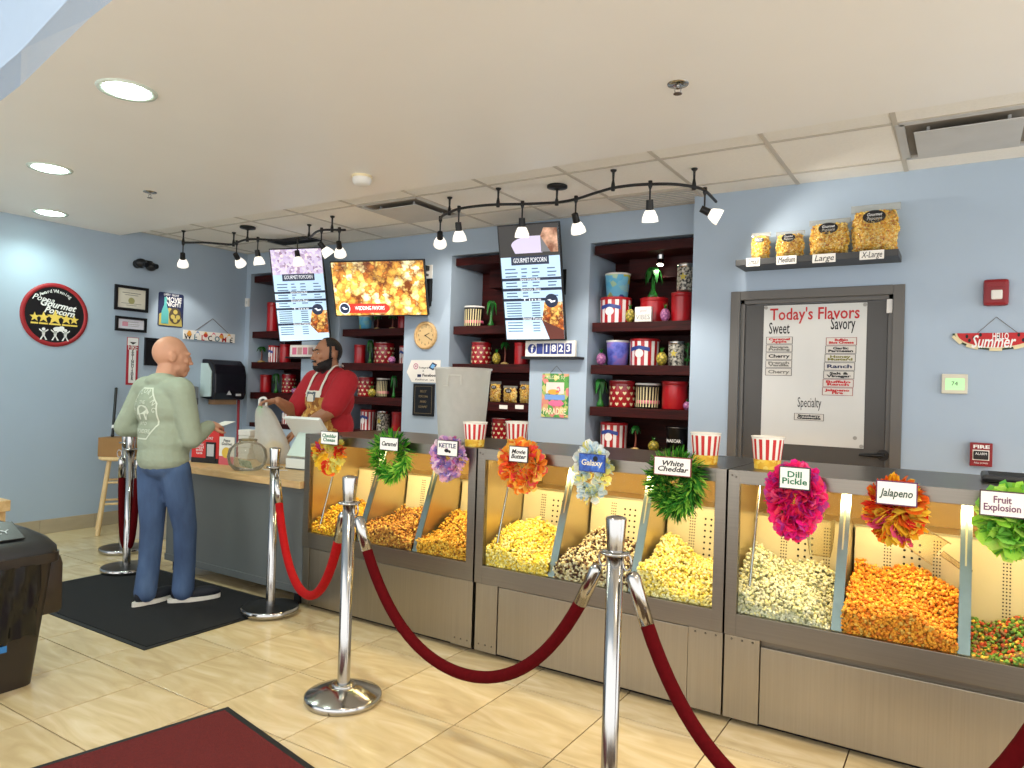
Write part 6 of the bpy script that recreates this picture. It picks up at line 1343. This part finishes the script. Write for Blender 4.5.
# --- the customer
t = thing('person', 'bald man in a sage green long sleeve shirt and jeans standing at the counter', 'person', (-4.08, 2.55, 0))
Rr, Lr = (.135, .09, .085), (.012, -.072, .085)
hipL, hipR, kL, kR = Vector((-.055, -.02, .80)), Vector((.088, .03, .80)), Vector((-.02, -.035, .45)), Vector((.118, .09, .45))
shL, shR = Vector((-.175, -.015, 1.275)), Vector((.155, .01, 1.275)); eL, eR = Vector((-.255, -.09, 1.04)), Vector((.195, .06, .99)); wL, wR = Vector((-.10, .16, 1.02)), Vector((.135, .215, 1.055))
Hc = Vector((-.03, .065, 1.478)); HH = Matrix.Translation(Hc) @ RZ(PI-.30) @ RX(.04)
def torso(mb, g):
    mb.ell((.01, .0, .88), (.15+g, .12+g, .13), 20, 12); mb.ell((.0, .015, 1.02), (.155+g, .13+g, .17), 20, 12); mb.ell((-.01, .0, 1.17), (.17+g, .122+g, .17), 20, 12); cap_(mb, shL+Vector((.02, 0, .0)), shR-Vector((.02, 0, 0)), .068+g, .068+g); mb.ell((-.02, -.005, 1.325), (.10+g, .072+g, .055), 16, 10)
mb = MB(); torso(mb, -.012); head(mb, HH, 1.02); chain(mb, [Vector((-.02, .01, 1.30)), Hc+Vector((.0, -.03, -.07))], [.062, .058])
for s_, e_, w_ in ((shL, eL, wL), (shR, eR, wR)): chain(mb, [s_, e_, w_], [.052, .042, .028])
for h_, k_, a_ in ((hipL, kL, Vector(Lr)), (hipR, kR, Vector(Rr))): chain(mb, [h_, k_, a_], [.08, .055, .04])
hand(mb, wR, (-.30, .88, .1), (.5, .1, .85), .55, .92, mirror=-1); hand(mb, wL, (.35, .9, .05), (-.3, .1, .9), .7, .92)
body = remesh(mb, 'body', M_skinA, .0058, 3, t)
mb = MB(); torso(mb, .014)
mb.ell((.012, .0, .86), (.166, .136, .10), 20, 10); mb.ell((.005, .01, .96), (.17, .142, .17), 20, 12)
for s_, e_, w_ in ((shL, eL, wL), (shR, eR, wR)): mid = (s_+e_)/2+Vector((0, 0, -.01)); chain(mb, [s_, mid, e_, (e_*1.2+w_)/2.2, w_], [.076, .071, .061, .053, .04])
for k in range(4): a_ = eR.lerp(wR, .25+.2*k); mb.ell(a_, (.054-.004*k,)*3, 12, 8)   # bunched cuffs
shirt = remesh(mb, 'shirt', M_sage, .008, 3, t)
mb = MB()
for h_, k_, a_, f in ((hipL, kL, Vector(Lr), 1), (hipR, kR, Vector(Rr), 1)): chain(mb, [h_, h_.lerp(k_, .5), k_, k_.lerp(a_, .55), a_+Vector((0, -.012, -.008))], [.09, .082, .068, .062, .064])
mb.ell((.012, .005, .83), (.155, .125, .10), 18, 10); jeans = remesh(mb, 'jeans', M_denim, .008, 3, t)
for (a_, dr_) in ((Vector(Lr), Vector((-.08, .99, 0))), (Vector(Rr), Vector((.43, .90, 0)))):
    F = FR((a_.x, a_.y, 0), (dr_.y, -dr_.x, 0), (0, 0, 1)); F = Matrix(((dr_.y, dr_.x, 0, a_.x), (-dr_.x, dr_.y, 0, a_.y), (0, 0, 1, 0), (0, 0, 0, 1)))
    m = MB(); m.ell((0, -.02, .062), (.042, .06, .05), 16, 10, M=F); m.ell((0, .10, .05), (.046, .11, .036), 16, 10, M=F); sh_ = remesh(m, 'shoe', M_shoe, .006, 3, t)
    out = []
    for k in range(26):
        a = 2*PI*k/26; out.append((.047*math.cos(a)*(1 if math.sin(a) > -.3 else .85), .055+.15*math.sin(a)))
    obj('sole', MB().prism(out, .0095, .034, M=F), M_sole, sh_)
bvh = BVHTree.FromPolygons([v.co for v in shirt.data.vertices], [p.vertices for p in shirt.data.polygons])
M_print = mat('faded_white_print', (206, 210, 190), .85)
def onback(me):
    for v in me.vertices:
        h = bvh.ray_cast(Vector((v.co.x, -1, v.co.y)), Vector((0, 1, 0)))[0]
        v.co = (v.co.x, (h.y if h else -.14)-.0022-max(0, v.co.z), v.co.y)
pc = (-.005, 1.135)
oct_ = [(pc[0]+.118*math.cos(PI/8+k*PI/4), pc[1]+.165*math.sin(PI/8+k*PI/4)) for k in range(8)]; dense = []
for k in range(8):
    a, b = oct_[k], oct_[(k+1) % 8]
    for q in range(6): dense.append((a[0]+(b[0]-a[0])*q/6, a[1]+(b[1]-a[1])*q/6))
mo = MB(); n = len(dense); mo.add([(x, y, 0) for x, y in dense]+[(pc[0]+(x-pc[0])*.93, pc[1]+(y-pc[1])*.95, 0) for x, y in dense], [(i, (i+1) % n, n+(i+1) % n, n+i) for i in range(n)])
o = obj('print_border', mo, M_print, shirt); onback(o.data)
for i, ch in enumerate('EXPLORING'): an = PI*.98-i*PI*.96/8; onback(text(ch, .042, pc[0]+.09*math.cos(an), pc[1]+.015+.118*math.sin(an), 0, M_print, shirt, name='print_letter', rot=(an-PI/2)*.8).data)
onback(text('THE', .03, pc[0], pc[1]+.065, 0, M_print, shirt, name='print_letter').data); onback(text('INTO', .026, pc[0], pc[1]-.06, 0, M_print, shirt, name='print_letter').data); onback(text('WONDERS', .034, pc[0], pc[1]-.105, 0, M_print, shirt, name='print_letter', width=.13).data)
mo = MB()   # bear
bl = [(-.055, -.02), (-.05, .02), (-.03, .038), (0, .042), (.035, .036), (.052, .02), (.06, 0), (.05, -.012), (.04, -.01), (.035, -.045), (.02, -.045), (.015, -.012), (-.015, -.012), (-.02, -.045), (-.035, -.045), (-.04, -.015)]
mo.add([(pc[0]+x, pc[1]+.008+y, 0) for x, y in bl], [tuple(range(len(bl)))]); o = obj('print_bear', mo, M_print, shirt); onback(o.data)
for q in (-1, 1):
    e_ = obj('eye', MB().ell((q*.033*1.02, -.076, .006), (.011,)*3, 10, 8, M=HH), M_eyew, t); obj('iris', MB().ell((q*.034, -.0855, .006), (.005, .003, .005), 8, 6, M=HH), M_eyed, e_)
t_ = thing('paper_slip', 'white paper slip held in the bald man\'s hand', 'paper', Matrix.Translation((-4.08+.10, 2.55+.325, 1.062)) @ RZ(.25) @ RX(.2)); obj('slip', MB().box(-.04, .04, -.02, .09, 0, .0012), M_paper, t_)

# --- the cashier
t = thing('person', 'bearded man in a red T-shirt and printed apron behind the counter', 'person', Matrix.Translation((-4.15, 3.96, 0)) @ RZ(-.22))
Hc = Vector((.0, -.045, 1.567)); HH = Matrix.Translation(Hc) @ RZ(-.12) @ RX(.03)
shL, shR = Vector((.215, .0, 1.355)), Vector((-.20, -.02, 1.355)); eL, eR = Vector((.255, -.15, 1.14)), Vector((-.265, -.15, 1.11)); wL, wR = Vector((.02, -.27, .99)), Vector((-.20, -.33, 1.20))
def torso2(mb, g):
    mb.ell((0, .02, .86), (.20+g, .165+g, .14), 20, 12); mb.ell((0, -.02, 1.02), (.205+g, .185+g, .19), 20, 12); mb.ell((0, .0, 1.22), (.215+g, .155+g, .19), 20, 12); cap_(mb, shR+Vector((.03, 0, 0)), shL-Vector((.03, 0, 0)), .075+g, .075+g); mb.ell((0, .015, 1.42), (.12+g, .08+g, .06), 16, 10)
mb = MB(); torso2(mb, -.012); head(mb, HH, 1.04); chain(mb, [Vector((0, .01, 1.38)), Hc+Vector((0, .03, -.06))], [.07, .064])
for s_, e_, w_ in ((shL, eL, wL), (shR, eR, wR)): chain(mb, [s_, e_, e_.lerp(w_, .35), w_], [.068, .052, .05, .032])
for q in (-1, 1): chain(mb, [Vector((q*.1, .02, .84)), Vector((q*.11, -.01, .45)), Vector((q*.12, .02, .08))], [.1, .07, .05]); cap_(mb, (q*.12, .03, .04), (q*.13, -.13, .035), .04, .034)
hand(mb, wL, (-.75, -.45, -.5), (-.2, -.6, .75), .8, 1.05); hand(mb, wR, (-.45, -.85, -.05), (-.1, .0, 1), .9, 1.05, mirror=-1)
body = remesh(mb, 'body', M_skinB, .0058, 3, t)
mb = MB(); torso2(mb, .012)
for s_, e_ in ((shL, eL), (shR, eR)): chain(mb, [s_, s_.lerp(e_, .5), s_.lerp(e_, .82)], [.096, .094, .088])
shirt = remesh(mb, 'tshirt', M_redt, .008, 3, t)
mb = MB()
for q in (-1, 1): chain(mb, [Vector((q*.1, .02, .80)), Vector((q*.11, -.01, .45)), Vector((q*.12, .02, .1))], [.12, .09, .075])
remesh(mb, 'trousers', M_pants, .01, 2, t)
def hl(p): return HH.inverted() @ Vector(p)
def is_hair(p):
    q = hl(p)/1.04
    if q.z < -.03 and q.y < .06: return False
    front = -.035+max(0, .055-abs(q.x))*.25
    return q.length < .16 and q.z > -.075 and ((q.z > .055 and q.y > front+.01) or (q.y > .028 and q.z > .028) or (q.y > .055 and q.z > -.06) or (abs(q.x) > .06 and q.y > -.012 and q.y < .004 and q.z > -.03))
shell(body, is_hair, .006, 'hair', M_hair, t)
def is_beard(p):
    q = hl(p)/1.04
    if q.z > -.02 or q.y > .012 or q.z < -.15: return False
    cheek = q.z < -.038+(q.y+.03)*.55 if abs(q.x) > .03 else (q.z < -.083 or (-.062 < q.z < -.047 and q.y < -.07))
    return cheek and q.length < .17 and q.y < .012
shell(body, is_beard, .011, 'beard', M_hair, t)
for q in (-1, 1):
    e_ = obj('eye', MB().ell((q*.035, -.0825, .006), (.010, .007, .006), 10, 8, M=HH), M_eyew, t); obj('iris', MB().ell((q*.0355, -.0878, .006), (.0058, .0035, .0055), 8, 6, M=HH), M_eyed, e_)
    obj('eyebrow', MB().tube([HH @ Vector((q*.017, -.1, .028)), HH @ Vector((q*.036, -.098, .034)), HH @ Vector((q*.056, -.083, .028))], [.004, .0055, .003], 6), M_hair, t)
M_apron = mat_ramp('apron_popcorn_print', 'voronoi', 30, [(.1, (86, 50, 22)), (.4, (166, 106, 46)), (.7, (206, 156, 76)), (.95, (232, 200, 130))], .85); M_apw = mat('apron_white', (226, 218, 204), .85)
ap = shell(shirt, lambda p: p.y < -.05 and .76 < p.z < 1.235 and abs(p.x) < .115+.17*min(1, (1.3-p.z)*1.8), .007, 'apron', M_apron, t)
shell(shirt, lambda p: p.y < -.05 and 1.233 < p.z < 1.285 and abs(p.x) < .105, .0075, 'apron_bib', M_apw, ap)
bvh = BVHTree.FromPolygons([v.co for v in shirt.data.vertices], [p.vertices for p in shirt.data.polygons])
def front(x, z, off):
    h = bvh.ray_cast(Vector((x, -1, z)), Vector((0, 1, 0)))[0]; return Vector((x, (h.y if h else -.1)-off, z))
for q in (-1, 1):
    pts = [front(q*.095, 1.26, .008), front(q*.09, 1.32, .009), front(q*.085, 1.38, .011), front(q*.08, 1.42, .013), Vector((q*.078, -.02, 1.478)), Vector((q*.07, .045, 1.492)), Vector((q*.03, .085, 1.478))]
    m = MB(); c_ = catm(pts, 5); n = len(c_); vs_ = []
    for i, p in enumerate(c_): vs_ += [p+Vector((-.014, 0, 0)), p+Vector((.014, 0, .0))]
    m.add(vs_, [(2*i, 2*i+1, 2*i+3, 2*i+2) for i in range(n-1)]); s_ = obj('neck_strap', m, M_apw, ap); md = s_.modifiers.new('t', 'SOLIDIFY'); md.thickness = .003
mt_ = shell(shirt, lambda p: p.y < -.05 and 1.215 < p.z < 1.272 and abs(p.x) < .062, .0095, 'bib_motif', mat('slate_print', (96, 104, 112), .8), ap)
shell(shirt, lambda p: p.y < -.05 and 1.205 < p.z < 1.256 and abs(p.x) < .04, .0115, 'bib_motif_field', M_apw, ap)
# --- carrier bag in the cashier's hand
bpy.context.view_layer.update(); hw_ = (t.matrix_world @ (wR+Vector((-.05, -.10, -.02)))); cb = Vector((-4.22, 3.50, ZCT))
tb_ = thing('carrier_bag', 'white translucent plastic carrier bag held open by the cashier on the counter', 'bag', (cb.x, cb.y, ZCT+.0005))
M_film = mat_glass('white_film', (246, 244, 240), .12, .6, (246, 243, 236)); top = hw_-cb
m = MB(); n = 28; rows = 14; vs_ = []
for j in range(rows+1):
    v = j/rows; z = .003+v*(top.z-.02); cxy = Vector((top.x, top.y, 0))*(v**1.6); rx = (.135*(1-v)**.55+.03) if v > .35 else .135*(1-.35)**.55+.03+.012*math.sin(v*9); ry = rx*.72
    if v < .06: rx *= .8; ry *= .8
    for i in range(n):
        a = 2*PI*i/n; k = 1+.07*math.sin(5*a+3*v)+.05*math.sin(9*a-7*v)*(v > .2); vs_.append((cxy.x+rx*k*math.cos(a), cxy.y+ry*k*math.sin(a), z))
m.add(vs_, [(j*n+i, j*n+(i+1) % n, (j+1)*n+(i+1) % n, (j+1)*n+i) for j in range(rows) for i in range(n)], 0, True); m.add(vs_[:n], [tuple(range(n-1, -1, -1))]); obj('bag_film', m, M_film, tb_)
obj('contents', MB().ell((.0, 0, .085), (.09, .06, .078), 18, 12), mat_ramp('bag_filling', 'voronoi', 75, [(.1, (176, 116, 44)), (.9, (246, 226, 150))], .6), tb_)
obj('handle', MB().tube(catm([top+Vector((-.03, 0, -.03)), top+Vector((-.025, 0, .03)), top+Vector((.025, .01, .035)), top+Vector((.035, .01, -.03))]), [.010]*19, 6), mat('white_film_handle', (236, 236, 230), .4), tb_)
obj('green_tag', MB().box(-.02, .02, -.006, .006, -.035, .035, bev=.003, M=TR(top.x+.02, top.y-.03, top.z-.06)), mat('green_tag', (60, 170, 60), .5), tb_)
